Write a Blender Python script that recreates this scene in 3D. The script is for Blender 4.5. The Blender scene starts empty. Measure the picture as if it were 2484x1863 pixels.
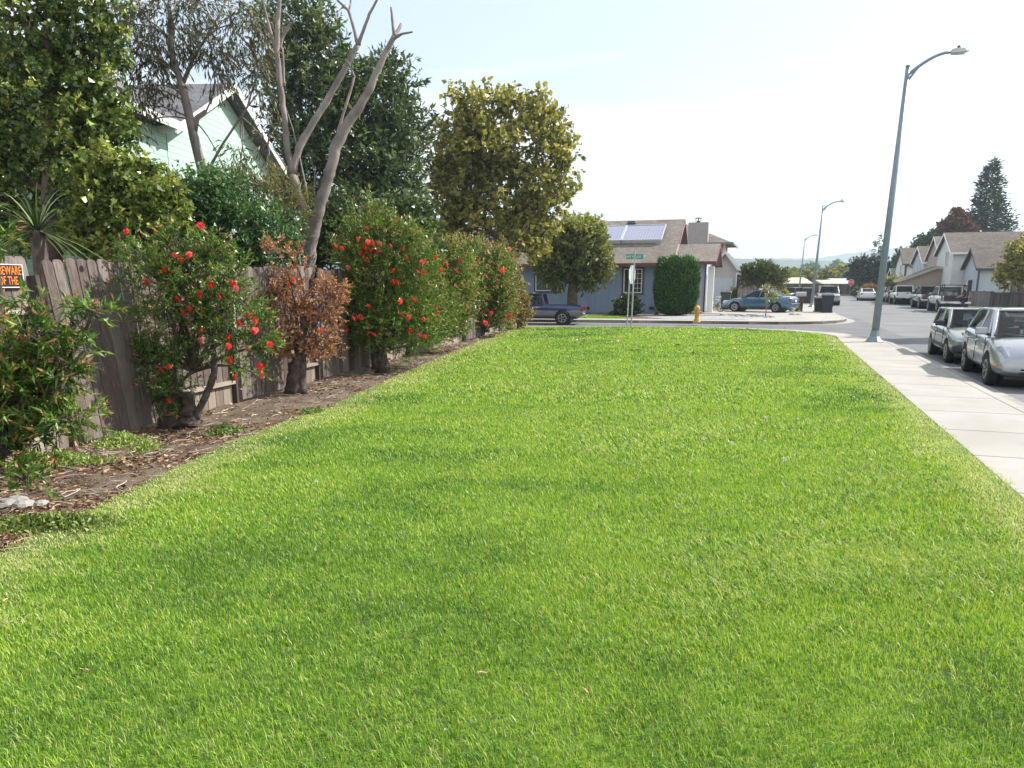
import bpy, bmesh, math, random
import numpy as np
from mathutils import Vector, Matrix
random.seed(7); RN = np.random.default_rng(7)
SC = bpy.context.scene; COL = SC.collection
R = math.radians
# ------------------------------------------------------------------ camera geometry
H = 1.7; F = 1800.0; TT = .21; CX = 1242.0; PY = 1066.0
TH = math.atan(TT); CT = math.cos(TH); ST_ = math.sin(TH)
def G(x, y, z=0.0):
    a = x-CX; b = PY-y; dy = F*CT+b*ST_; dz = -F*ST_+b*CT; k = (z-H)/dz
    return Vector((a*k, dy*k, z))
def at(x, y, Y):
    b = (PY-y)/F; z = H+Y*(b*CT-ST_)/(CT+b*ST_); w = Y*CT-(z-H)*ST_
    return Vector(((x-CX)/F*w, Y, z))
def ppm(Y, z=H): return F/(Y*CT-(z-H)*ST_)      # photo pixels per metre at a depth
PH = R(19)
def rd(s, t, z=0.0): return Vector((s*math.sin(PH)+t*math.cos(PH), s*math.cos(PH)-t*math.sin(PH), z))
SUN_EL, SUN_AZ = R(40), R(16)                    # azimuth measured from +X towards +Y
# ------------------------------------------------------------------ materials
MATS = {}
def nd(nt, typ, **kw):
    n = nt.nodes.new(typ)
    for k, v in kw.items():
        if k in n.inputs: n.inputs[k].default_value = v
        else: setattr(n, k, v)
    return n
def newmat(name):
    m = bpy.data.materials.new(name); m.use_nodes = True
    nt = m.node_tree; b = nt.nodes['Principled BSDF']; MATS[name] = m
    return m, nt, b
def c4(c): return (c[0], c[1], c[2], 1)
def ramp(nt, fac, cols, pos=None):
    r = nt.nodes.new('ShaderNodeValToRGB'); e = r.color_ramp.elements
    n = len(cols)
    while len(e) < n: e.new(.5)
    for i, c in enumerate(cols):
        e[i].position = pos[i] if pos else i/(n-1); e[i].color = c4(c)
    nt.links.new(fac, r.inputs[0]); return r.outputs[0]
def noise(nt, scale, detail=4, coord=None, stretch=None, rough=.55):
    tc = nt.nodes.new('ShaderNodeTexCoord'); o = tc.outputs['Object']
    if stretch:
        mp = nt.nodes.new('ShaderNodeMapping'); mp.inputs['Scale'].default_value = stretch
        nt.links.new(o, mp.inputs[0]); o = mp.outputs[0]
    n = nd(nt, 'ShaderNodeTexNoise', Scale=scale, Detail=detail, Roughness=rough)
    nt.links.new(o, n.inputs['Vector']); return n.outputs['Fac']
def bump(nt, b, h, strength=.3, dist=.02):
    n = nd(nt, 'ShaderNodeBump', Strength=strength, Distance=dist)
    nt.links.new(h, n.inputs['Height']); nt.links.new(n.outputs[0], b.inputs['Normal'])
def mixc(nt, fac, a, b, mode='MIX'):
    n = nt.nodes.new('ShaderNodeMix'); n.data_type = 'RGBA'; n.blend_type = mode
    for s, v in ((0, fac), (6, a), (7, b)):
        if isinstance(v, (int, float)): n.inputs[s].default_value = v
        elif isinstance(v, (tuple, list)): n.inputs[s].default_value = c4(v)
        else: nt.links.new(v, n.inputs[s])
    return n.outputs[2]
def flat(name, col, rough=.6, metal=0, var=.12, scale=3, spec=.5, coat=0, bmp=0):
    if name in MATS: return MATS[name]
    m, nt, b = newmat(name)
    f = noise(nt, scale, 5)
    lo = [c*(1-var) for c in col]; hi = [min(1, c*(1+var)) for c in col]
    nt.links.new(ramp(nt, f, [lo, hi], [.3, .7]), b.inputs['Base Color'])
    b.inputs['Roughness'].default_value = rough; b.inputs['Metallic'].default_value = metal
    b.inputs['Specular IOR Level'].default_value = spec; b.inputs['Coat Weight'].default_value = coat
    b.inputs['Coat Roughness'].default_value = .05
    if bmp: bump(nt, b, noise(nt, scale*12, 4), bmp, .01)
    return m
def leafmat(name, cols, pos=None, trans=.3, rough=.45, spec=.4):
    if name in MATS: return MATS[name]
    m, nt, b = newmat(name)
    a = nd(nt, 'ShaderNodeAttribute', attribute_name='v')
    c = ramp(nt, a.outputs['Fac'], cols, pos)
    nt.links.new(c, b.inputs['Base Color']); b.inputs['Roughness'].default_value = rough
    b.inputs['Specular IOR Level'].default_value = spec
    t = nd(nt, 'ShaderNodeBsdfTranslucent'); mx = nd(nt, 'ShaderNodeMixShader', Fac=trans)
    nt.links.new(mixc(nt, 1, c, (1, 1, .55), 'MULTIPLY'), t.inputs['Color'])
    nt.links.new(b.outputs[0], mx.inputs[1]); nt.links.new(t.outputs[0], mx.inputs[2])
    nt.links.new(mx.outputs[0], nt.nodes['Material Output'].inputs['Surface'])
    return m
def weathered_wood(name, cols, scale=6):
    m, nt, b = newmat(name)
    a = nd(nt, 'ShaderNodeAttribute', attribute_name='v')
    n1 = noise(nt, scale, 6, stretch=(9, 9, .30), rough=.7)
    mth = nd(nt, 'ShaderNodeMath', operation='MULTIPLY_ADD'); nt.links.new(a.outputs['Fac'], mth.inputs[0])
    mth.inputs[1].default_value = .5; nt.links.new(n1, mth.inputs[2])
    c = ramp(nt, mth.outputs[0], cols, [.35, .55, .75, .95])
    n2 = noise(nt, 1.3, 3)
    c = mixc(nt, ramp(nt, n2, [(0, 0, 0), (.5, .5, .5)], [.5, .7]), c, (.13, .075, .06))
    nt.links.new(c, b.inputs['Base Color']); b.inputs['Roughness'].default_value = .85
    bump(nt, b, n1, .5, .01); return m
def siding(name, col, pitch=.2, axis='Z', dark=.7, depth=.5):
    m, nt, b = newmat(name)
    tc = nt.nodes.new('ShaderNodeTexCoord'); sp = nt.nodes.new('ShaderNodeSeparateXYZ')
    nt.links.new(tc.outputs['Object'], sp.inputs[0])
    if axis == 'H':
        ad = nd(nt, 'ShaderNodeMath', operation='ADD'); nt.links.new(sp.outputs[0], ad.inputs[0]); nt.links.new(sp.outputs[1], ad.inputs[1]); src = ad.outputs[0]
    else: src = sp.outputs[2]
    dv = nd(nt, 'ShaderNodeMath', operation='DIVIDE'); nt.links.new(src, dv.inputs[0]); dv.inputs[1].default_value = pitch
    fr = nd(nt, 'ShaderNodeMath', operation='FRACT'); nt.links.new(dv.outputs[0], fr.inputs[0])
    f = ramp(nt, fr.outputs[0], [(0, 0, 0), (1, 1, 1), (1, 1, 1)], [0, .12, 1])
    n = noise(nt, .9, 5)
    base = ramp(nt, n, [[x*.9 for x in col], [x*1.06 for x in col]], [.3, .7])
    nt.links.new(mixc(nt, f, [x*dark for x in col], base), b.inputs['Base Color'])
    b.inputs['Roughness'].default_value = .65; bump(nt, b, f, depth, .015); return m
def shingles(name, cols):
    m, nt, b = newmat(name)
    tc = nt.nodes.new('ShaderNodeTexCoord'); mp = nt.nodes.new('ShaderNodeMapping'); mp.inputs['Scale'].default_value = (3, 3, 3)
    nt.links.new(tc.outputs['Object'], mp.inputs[0])
    v = nd(nt, 'ShaderNodeTexVoronoi', Scale=2.2); nt.links.new(mp.outputs[0], v.inputs['Vector'])
    n = noise(nt, .5, 5, rough=.7)
    mm = nd(nt, 'ShaderNodeMath', operation='MULTIPLY_ADD'); mm.inputs[1].default_value = .35
    sp = nt.nodes.new('ShaderNodeSeparateColor'); nt.links.new(v.outputs['Color'], sp.inputs[0])
    nt.links.new(sp.outputs[0], mm.inputs[0]); nt.links.new(n, mm.inputs[2])
    nt.links.new(ramp(nt, mm.outputs[0], cols, [.35, .65, .95]), b.inputs['Base Color'])
    b.inputs['Roughness'].default_value = .9; b.inputs['Specular IOR Level'].default_value = .2
    bump(nt, b, sp.outputs[0], .4, .02); return m
def glassmat(name, tint=(.25, .3, .3), refl=.9):
    m, nt, b = newmat(name); nt.nodes.remove(b)
    t = nd(nt, 'ShaderNodeBsdfTransparent'); t.inputs[0].default_value = c4(tint)
    g = nd(nt, 'ShaderNodeBsdfGlossy', Roughness=.02); g.inputs[0].default_value = (refl, refl, refl, 1)
    fr = nd(nt, 'ShaderNodeFresnel', IOR=1.5); mx = nt.nodes.new('ShaderNodeMixShader')
    ge = nt.nodes.new('ShaderNodeNewGeometry'); iv = nd(nt, 'ShaderNodeMath', operation='MULTIPLY_ADD'); iv.inputs[1].default_value = -.8333; iv.inputs[2].default_value = 1.5
    nt.links.new(ge.outputs['Backfacing'], iv.inputs[0]); nt.links.new(iv.outputs[0], fr.inputs[0])
    nt.links.new(fr.outputs[0], mx.inputs[0]); nt.links.new(t.outputs[0], mx.inputs[1]); nt.links.new(g.outputs[0], mx.inputs[2])
    nt.links.new(mx.outputs[0], nt.nodes['Material Output'].inputs['Surface']); return m
# ------------------------------------------------------------------ mesh builder
class MB:
    def __init__(s): s.v = []; s.f = []; s.a = []
    def add(s, vs, fs, a=0.0):
        o = len(s.v); s.v += [tuple(p) for p in vs]; s.f += [tuple(i+o for i in q) for q in fs]; s.a += [a]*len(vs); return s
    def box(s, c, d, rz=0.0, a=0.0, top=1.0):
        x, y, z = d[0]/2, d[1]/2, d[2]/2; cs, sn = math.cos(rz), math.sin(rz); P = []
        for zz, k in ((-z, 1), (z, top)):
            for xx, yy in ((-x, -y), (x, -y), (x, y), (-x, y)):
                xx *= k; yy *= k; P.append((c[0]+xx*cs-yy*sn, c[1]+xx*sn+yy*cs, c[2]+zz))
        return s.add(P, [(3, 2, 1, 0), (4, 5, 6, 7), (0, 1, 5, 4), (1, 2, 6, 5), (2, 3, 7, 6), (3, 0, 4, 7)], a)
    def bar(s, p, q, w, h=None, a=0.0):
        p = Vector(p); q = Vector(q); d = (q-p).normalized(); h = h or w
        u = Vector((0, 0, 1)) if abs(d.z) < .95 else Vector((0, 1, 0)); r = d.cross(u).normalized(); u = r.cross(d)
        P = [b+r*(w/2*i)+u*(h/2*j) for b in (p, q) for i, j in ((-1, -1), (1, -1), (1, 1), (-1, 1))]
        return s.add(P, [(0, 1, 2, 3), (7, 6, 5, 4), (0, 4, 5, 1), (1, 5, 6, 2), (2, 6, 7, 3), (3, 7, 4, 0)], a)
    def tube(s, pts, rad, n=8, cap=True, a=0.0):
        pts = [Vector(p) for p in pts]; N = len(pts)
        if not isinstance(rad, (list, tuple)): rad = [rad]*N
        up = Vector((.13, .2, 1)).normalized(); rings = []
        for i, p in enumerate(pts):
            d = (pts[min(i+1, N-1)]-pts[max(i-1, 0)]).normalized()
            r = d.cross(up if abs(d.dot(up)) < .95 else Vector((1, 0, 0))).normalized(); u = r.cross(d)
            if i and r.dot(pr_) < 0: r = -r; u = -u
            pr_ = r
            rings.append([p+(r*math.cos(k*2*math.pi/n)+u*math.sin(k*2*math.pi/n))*rad[i] for k in range(n)])
        vs = [q for g in rings for q in g]
        fs = [(i*n+k, i*n+(k+1) % n, (i+1)*n+(k+1) % n, (i+1)*n+k) for i in range(N-1) for k in range(n)]
        if cap: fs += [tuple(range(n))[::-1], tuple((N-1)*n+k for k in range(n))]
        return s.add(vs, fs, a)
    def lathe(s, prof, c=(0, 0, 0), n=16, axis='z', a=0.0):
        vs = []
        for r, z in prof:
            for k in range(n):
                t = 2*math.pi*k/n; x, y = r*math.cos(t), r*math.sin(t)
                q = (x, y, z) if axis == 'z' else ((x, z, y) if axis == 'y' else (z, x, y))
                vs.append((c[0]+q[0], c[1]+q[1], c[2]+q[2]))
        M = len(prof); fs = [(i*n+k, i*n+(k+1) % n, (i+1)*n+(k+1) % n, (i+1)*n+k) for i in range(M-1) for k in range(n)]
        if prof[0][0] > 1e-5: fs.append(tuple(range(n))[::-1])
        if prof[-1][0] > 1e-5: fs.append(tuple((M-1)*n+k for k in range(n)))
        return s.add(vs, fs, a)
    def prism(s, poly, z0, z1, a=0.0):
        n = len(poly); vs = [(p[0], p[1], z0) for p in poly]+[(p[0], p[1], z1) for p in poly]
        return s.add(vs, [tuple(range(n))[::-1], tuple(range(n, 2*n))]+[(i, (i+1) % n, n+(i+1) % n, n+i) for i in range(n)], a)
    def slab(s, pts, off):
        n = len(pts); pts = [Vector(p) for p in pts]; off = Vector(off)
        return s.add(pts+[p+off for p in pts], [tuple(range(n)), tuple(range(n, 2*n))[::-1]]+[(i, n+i, n+(i+1) % n, (i+1) % n) for i in range(n)])
    def build(s, name, mat, parent=None, smooth=False, bevel=0, loc=None, rz=0, sub=0, fixn=True):
        me = bpy.data.meshes.new(name); me.from_pydata(s.v, [], s.f)
        at_ = me.attributes.new('v', 'FLOAT', 'POINT'); at_.data.foreach_set('value', s.a)
        if fixn and len(s.f) < 60000:
            bm = bmesh.new(); bm.from_mesh(me); bmesh.ops.recalc_face_normals(bm, faces=bm.faces); bm.to_mesh(me); bm.free()
        o = bpy.data.objects.new(name, me); COL.objects.link(o)
        me.materials.append(mat)
        if smooth: me.shade_smooth() if hasattr(me, 'shade_smooth') else me.polygons.foreach_set('use_smooth', [True]*len(me.polygons))
        if bevel:
            b = o.modifiers.new('b', 'BEVEL'); b.width = bevel; b.segments = 2; b.limit_method = 'ANGLE'; b.angle_limit = R(40)
        if sub:
            q = o.modifiers.new('s', 'SUBSURF'); q.levels = sub; q.render_levels = sub
        if loc is not None: o.location = loc
        o.rotation_euler.z = rz
        if parent: o.parent = parent
        return o
def bake(o):
    bpy.context.view_layer.update(); dg = bpy.context.evaluated_depsgraph_get()
    me = bpy.data.meshes.new_from_object(o.evaluated_get(dg)); o.modifiers.clear(); o.data = me
def thing(name, label, cat, loc=(0, 0, 0), rz=0, group=None):
    o = bpy.data.objects.new(name, None); COL.objects.link(o); o.location = loc; o.rotation_euler = (0, 0, rz); o.empty_display_size = .1
    return tag(o, label, cat, group)
def tag(o, label, cat, group=None, kind=None):
    if label: o['label'] = label
    if cat: o['category'] = cat
    if group: o['group'] = group
    if kind: o['kind'] = kind
    return o
def struct(o, label=None):
    o['kind'] = 'structure'
    if label: o['label'] = label
    return o
def copytree(o, parent=None):
    c = o.copy(); COL.objects.link(c); c.parent = parent
    for ch in [k for k in KIDS.get(o.name, [])] or list(o.children): copytree(ch, c)
    return c
KIDS = {}
def sheet(name, poly, z, mat, label=None):
    m = MB(); m.add([(p[0], p[1], z) for p in poly], [tuple(range(len(poly)))])
    o = m.build(name, mat)
    if o.data.polygons[0].normal.z < 0: o.data.flip_normals()
    return struct(o, label)
def bez(p0, p1, p2, n=10):
    return [Vector(((1-t)**2*p0[0]+2*t*(1-t)*p1[0]+t*t*p2[0], (1-t)**2*p0[1]+2*t*(1-t)*p1[1]+t*t*p2[1], 0)) for t in [i/n for i in range(n+1)]]
# ------------------------------------------------------------------ leaves
def leafobj(name, mat, P, D, L, W, V, parent=None, fold=.25, ref=None):
    """P base points, D unit directions, L lengths, W widths, V colour values: one diamond leaf each"""
    n = len(P); rnd = RN.normal(size=(n, 3)); S = np.cross(D, rnd); S /= np.linalg.norm(S, axis=1)[:, None]+1e-9
    N = np.cross(S, D)
    L = np.broadcast_to(L, n)[:, None]; W = np.broadcast_to(W, n)[:, None]
    mid = P+D*L*.45
    vs = np.stack([P, mid+S*W*.5+N*W*fold, P+D*L-N*L*.08, mid-S*W*.5+N*W*fold], 1).reshape(-1, 3)
    if ref is not None: vs = vs-np.array(ref)[None]
    me = bpy.data.meshes.new(name); me.vertices.add(4*n); me.vertices.foreach_set('co', vs.astype(np.float32).ravel())
    me.loops.add(4*n); me.loops.foreach_set('vertex_index', np.arange(4*n, dtype=np.int32))
    me.polygons.add(n); me.polygons.foreach_set('loop_start', np.arange(0, 4*n, 4, dtype=np.int32))
    try: me.polygons.foreach_set('loop_total', np.full(n, 4, dtype=np.int32))
    except Exception: pass
    a = me.attributes.new('v', 'FLOAT', 'POINT'); a.data.foreach_set('value', np.repeat(V, 4).astype(np.float32))
    me.update(calc_edges=True); me.materials.append(mat)
    o = bpy.data.objects.new(name, me); COL.objects.link(o)
    if parent: o.parent = parent
    return o
def unit(a): return a/(np.linalg.norm(a, axis=-1, keepdims=True)+1e-9)
def crown_pts(clumps, ntw, k, tw=.25, up=.3, shell=.5, spread=.7, droop=0., lean=0.):
    """clumps (centre, (rx,ry,rz)[, weight]); returns leaf base points, directions, per-leaf value, twig t"""
    w = np.array([c[1][0]*c[1][2]*(c[2] if len(c) > 2 else 1) for c in clumps]); w = w/w.sum()
    idx = RN.choice(len(clumps), ntw, p=w)
    C = np.array([tuple(c[0]) for c in clumps])[idx]; Rr = np.array([c[1] for c in clumps])[idx]
    ns = max(5, min(26, ntw//(len(clumps)*7)))
    su = unit(RN.normal(size=(len(clumps), ns, 3))); sr = (.25+.85*RN.random((len(clumps), ns))**shell); sj = RN.integers(0, ns, ntw)
    sub = (su*sr[..., None])[idx, sj]; g = RN.normal(size=(ntw, 3))*(.17+.12*RN.random((len(clumps), ns))[idx, sj])[:, None]
    fill = (RN.random(ntw) < .16)[:, None]; u0 = unit(RN.normal(size=(ntw, 3)))*RN.random((ntw, 1))**.5
    off = np.where(fill, u0*1.02, sub+g); Pt = C+off*Rr*.92; u = unit(off)
    cv = RN.random((len(clumps), ns))[idx, sj]
    Dt = unit(u*.7+RN.normal(size=(ntw, 3))*.45+np.array([lean, 0, up-droop]))
    tt = RN.random((ntw, k))
    P = Pt[:, None, :]+Dt[:, None, :]*(tt*tw)[..., None]
    D = unit(Dt[:, None, :]*(1-spread)+RN.normal(size=(ntw, k, 3))*spread*.6+np.array([0, 0, -droop]))
    V = .45*RN.random((ntw, k))+.2*RN.random(ntw)[:, None]+.35*cv[:, None]
    return P.reshape(-1, 3), D.reshape(-1, 3), V.ravel(), tt.ravel(), (Pt, Dt)
def pxclumps(lst, Y):
    """(x, y, rx, ry, dY, ry_depth) in photo pixels at depth Y -> world ellipsoids"""
    out = []
    for q in lst:
        x, y, rx, ry = q[:4]; dY = q[4] if len(q) > 4 else 0; c = at(x, y, Y+dY); m = ppm(Y+dY, c.z)
        dep = q[5] if len(q) > 5 else rx/m
        out.append((c, (rx/m, dep, ry/m)))
    return out
def rough(pts, rad, k=5, j=.16):
    P = []; Q = []
    for i in range(len(pts)-1):
        for q in range(k): t = q/k; P.append(pts[i].lerp(pts[i+1], t)+Vector((random.uniform(-1, 1), random.uniform(-1, 1), 0))*rad[i]*.12); Q.append((rad[i]+(rad[i+1]-rad[i])*t)*random.uniform(1-j, 1+j))
    P.append(pts[-1]); Q.append(rad[-1]); Q[0] *= 1.25; return P, Q
def branches(mb, start, ends, r0, r1=.012, wob=.12, n=6, seg=5):
    for e in ends:
        s = Vector(start); e = Vector(e); d = e-s; L = d.length; pts = []
        side = Vector((random.uniform(-1, 1), random.uniform(-1, 1), 0))*wob*L
        for i in range(seg+1):
            t = i/seg; pts.append(s+d*t+side*math.sin(math.pi*t)+Vector((0, 0, .1*L*math.sin(math.pi*t))))
        mb.tube(pts, [r0+(r1-r0)*(i/seg)**.7 for i in range(seg+1)], n)
# ------------------------------------------------------------------ world, sun, camera
def build_world():
    w = bpy.data.worlds.new('World'); SC.world = w; w.use_nodes = True; nt = w.node_tree
    bg = nt.nodes['Background']; sky = nd(nt, 'ShaderNodeTexSky', sky_type='NISHITA', sun_disc=False)
    sky.sun_elevation = SUN_EL; sky.sun_rotation = math.pi/2-SUN_AZ; sky.dust_density = 1.2; sky.air_density = 1.0; sky.ozone_density = 1.5
    tc = nt.nodes.new('ShaderNodeTexCoord'); sp = nt.nodes.new('ShaderNodeSeparateXYZ'); nt.links.new(tc.outputs['Generated'], sp.inputs[0])
    # project the view direction on a high flat layer: streaky high cloud
    zc = nd(nt, 'ShaderNodeMath', operation='ADD'); nt.links.new(sp.outputs[2], zc.inputs[0]); zc.inputs[1].default_value = .12
    cb = nt.nodes.new('ShaderNodeCombineXYZ')
    for i in (0, 1):
        d = nd(nt, 'ShaderNodeMath', operation='DIVIDE'); nt.links.new(sp.outputs[i], d.inputs[0]); nt.links.new(zc.outputs[0], d.inputs[1]); nt.links.new(d.outputs[0], cb.inputs[i])
    mp = nt.nodes.new('ShaderNodeMapping'); mp.inputs['Scale'].default_value = (.42, 1.0, 1); mp.inputs['Rotation'].default_value = (0, 0, R(12)); mp.inputs['Location'].default_value = CLOUD_OFF
    nt.links.new(cb.outputs[0], mp.inputs[0])
    n = nd(nt, 'ShaderNodeTexNoise', Scale=.9, Detail=7, Roughness=.52, Distortion=.35); nt.links.new(mp.outputs[0], n.inputs['Vector'])
    fac = ramp(nt, n.outputs['Fac'], [(.40, .40, .40), (.8, .8, .8), (1, 1, 1)], [.39, .46, .52])
    c = mixc(nt, fac, sky.outputs[0], CLOUD)
    nt.links.new(c, bg.inputs['Color']); bg.inputs['Strength'].default_value = .12
    sl = bpy.data.lights.new('sun', 'SUN'); sl.energy = SUN_E; sl.angle = R(.55); sl.color = (1, .95, .86)
    so = bpy.data.objects.new('sun', sl); COL.objects.link(so)
    d = Vector((math.cos(SUN_EL)*math.cos(SUN_AZ), math.cos(SUN_EL)*math.sin(SUN_AZ), math.sin(SUN_EL)))
    so.rotation_euler = d.to_track_quat('Z', 'Y').to_euler(); so.location = d*60
    cam = bpy.data.cameras.new('camera'); co = bpy.data.objects.new('camera', cam); COL.objects.link(co)
    co.location = (0, 0, H); co.rotation_euler = (math.pi/2-TH, 0, 0)
    cam.sensor_width = 36; cam.lens = 36*F/2484; cam.shift_y = (PY-931.5)/2484; cam.clip_end = 9000; cam.clip_start = .05
    SC.camera = co
    SC.view_settings.view_transform = 'Standard'; SC.view_settings.look = 'None'; SC.view_settings.exposure = EXPO; SC.view_settings.gamma = 1
    SC.render.engine = 'CYCLES'; c = SC.cycles
    c.max_bounces = 6; c.diffuse_bounces = 3; c.glossy_bounces = 3; c.transmission_bounces = 4; c.transparent_max_bounces = 12; c.volume_bounces = 0
    c.use_denoising = True; c.use_adaptive_sampling = True; c.adaptive_threshold = .015
    try: c.denoiser = 'OPENIMAGEDENOISE'
    except Exception: pass
CLOUD = (5.3, 5.55, 5.6); CLOUD_OFF = (3.1, 1.7, 0); SUN_E = 5.0; EXPO = .92
build_world()
# ------------------------------------------------------------------ ground, roads, lawn
def groundmat(name, cols, scale, pos=None, rough=.9, bs=.4, bd=.02, scale2=None, mixcol=None, mp=(.45, .65)):
    m, nt, b = newmat(name)
    n = noise(nt, scale, 8, rough=.62); c = ramp(nt, n, cols, pos)
    if scale2: c = mixc(nt, ramp(nt, noise(nt, scale2, 4), [(0, 0, 0), (.8, .8, .8)], list(mp)), c, mixcol)
    nt.links.new(c, b.inputs['Base Color']); b.inputs['Roughness'].default_value = rough
    b.inputs['Specular IOR Level'].default_value = .3
    bump(nt, b, noise(nt, scale*9, 5, rough=.7), bs, bd); return m
M_ASPH = groundmat('asphalt', [(.11, .11, .12), (.15, .15, .16), (.19, .19, .197)], .35, [.3, .5, .72], bs=.5, bd=.008, scale2=14, mixcol=(.15, .15, .155), mp=(.5, .8))
M_ASPH2 = groundmat('asphalt_side', [(.095, .095, .105), (.125, .125, .135), (.15, .15, .16)], .5, [.3, .5, .72], bs=.5, bd=.008)
M_CONC = groundmat('concrete', [(.26, .245, .225), (.325, .31, .29), (.385, .37, .345)], .8, [.28, .5, .75], bs=.25, bd=.004, scale2=1.6, mixcol=(.21, .195, .17), mp=(.48, .85))
M_GUT = groundmat('gutter_concrete', [(.22, .215, .20), (.30, .29, .275), (.35, .34, .32)], 1.1, [.28, .5, .75], bs=.25, bd=.004, scale2=3, mixcol=(.17, .16, .145), mp=(.5, .8))
M_DIRT = groundmat('dirt', [(.065, .045, .031), (.15, .11, .078), (.27, .21, .155)], 4.5, [.3, .5, .72], bs=.9, bd=.05, scale2=1.3, mixcol=(.20, .155, .11))
M_FIELD = groundmat('field', [(.10, .11, .05), (.16, .15, .08), (.2, .18, .11)], .05)
M_LAWN = groundmat('lawn_soil', [(.05, .08, .02), (.09, .15, .022), (.15, .22, .03)], 1.2, [.3, .5, .7], bs=1, bd=.03)
M_GRAV = groundmat('grey_gravel', [(.19, .19, .2), (.33, .33, .345), (.52, .52, .54)], 9, [.35, .5, .68], bs=1, bd=.03)
struct(MB().add([(-3400, -60, -.17), (3400, -60, -.17), (3400, 3900, -.17), (-3400, 3900, -.17)], [(0, 1, 2, 3)]).build('ground', M_FIELD), 'dry open land reaching to the foot of the hills')
SE, SL = 118.0, 127.0
sheet('road', [rd(-25, 3.3), rd(-25, 12.45), rd(SL, 12.45), rd(SL, 3.3)], -.150, M_ASPH, 'straight residential road of pale worn asphalt')
sheet('cross_road', [rd(SE-.5, -70), rd(SE-.5, 90), rd(SL, 90), rd(SL, -70)], -.146, M_ASPH, 'cross street at the far end of the road')
# lawn block
LA = [(-3.5, -6), (-3.42, 3.0), (-3.36, 4.62), (-3.23, 5.94), (-3.1, 8.0), (-2.85, 9.3), (-2.59, 10.4), (-2.3, 12.8), (-2.03, 15.1), (-1.3, 20.4), (-.55, 25.4), (.0, 29.0), (.25, 30.15),
      (2.5, 30.2), (5, 30.05), (7, 29.75), (8.9, 28.95), (10.1, 27.8), (10.75, 26.3), (10.72, 24.9)]
LA = [Vector((x, y, 0)) for x, y in LA]+[rd(s, 2.03) for s in (24, 15, 8, 0, -7)]
KO = [Vector((x, y, 0)) for x, y in [(-30, 31.2), (-3, 30.7), (2, 30.5), (5, 30.35), (7.1, 30.1), (9.2, 29.3), (10.7, 28.0), (11.55, 26.2), (11.62, 24.6)]]+[rd(s, 3.45) for s in (24.3, 20, 12, 4, -4, -12, -20)]
struct(MB().prism([p for p in KO]+[(-30, -20, 0)], -.16, -.012).build('dirt_ground', M_DIRT), 'bare brown earth strip with dry litter along the fence')
sheet('lawn', LA, 0.0, M_LAWN, 'turf bed of the long green lawn')
def offset_line(L, d):
    out = []
    for i, p in enumerate(L):
        t = (L[min(i+1, len(L)-1)]-L[max(i-1, 0)]); t.z = 0; t.normalize(); out.append(p+Vector((t.y, -t.x, 0))*d)
    return out
def resample(L, step):
    out = [L[0].copy()]; acc = 0
    for a, b in zip(L[:-1], L[1:]):
        d = (b-a).length; n = max(1, round(d/step))
        for i in range(1, n+1): out.append(a+(b-a)*i/n)
    return out
def kerb(name, L, side, mat, z0=-.16, z1=.004, w=.15, label=None, seg=3.0):
    L = resample(L, seg); I = offset_line(L, side*w); m = MB()
    for i in range(len(L)-1):
        g = (L[i+1]-L[i])*(.006/seg)
        q = [L[i]+g, L[i+1]-g, I[i+1]-g, I[i]+g]
        m.prism([p for p in q], z0, z1)
    return struct(m.build(name, mat, bevel=.012), label)
kerb('kerb', KO, 1, M_CONC, label='concrete kerb around the lawn block')
def gutter(name, L, side, label):
    L = resample(L, 3); a = offset_line(L, -side*.002); b = offset_line(L, -side*.42); m = MB()
    for i in range(len(L)-1): m.add([(p.x, p.y, -.141) for p in (a[i], a[i+1], b[i+1], b[i])], [(0, 1, 2, 3)])
    o = m.build(name, M_GUT)
    if o.data.polygons[0].normal.z < 0: o.data.flip_normals()
    return struct(o, label)
gutter('gutter', KO, 1, 'pale concrete gutter along the lawn kerb')
def slabs(name, t0, t1, s0, s1, step, z, mat, label):
    m = MB(); s = s0
    while s < s1:
        e = min(s+step, s1); m.prism([rd(s+.010, t0), rd(e-.010, t0), rd(e-.010, t1), rd(s+.010, t1)], -.1, z); s = e
    return struct(m.build(name, mat, bevel=.006), label)
slabs('sidewalk', 2.035, 3.295, -12, 24.2, 1.46, .002, M_CONC, 'pale concrete sidewalk beside the lawn')
cp = [Vector((10.79, 24.9, 0)), Vector((10.82, 26.3, 0)), Vector((10.2, 27.9, 0)), Vector((8.95, 29.03, 0)), Vector((7.02, 29.83, 0)), Vector((7.1, 29.93, 0)), Vector((9.13, 29.15, 0)), Vector((10.58, 27.9, 0)), Vector((11.4, 26.15, 0)), Vector((11.47, 24.6, 0)), rd(24.22, 3.29), rd(24.22, 2.04)]
struct(MB().prism(cp, -.1, .002).build('sidewalk', M_CONC, bevel=.006), 'concrete corner pad at the end of the sidewalk')
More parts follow.
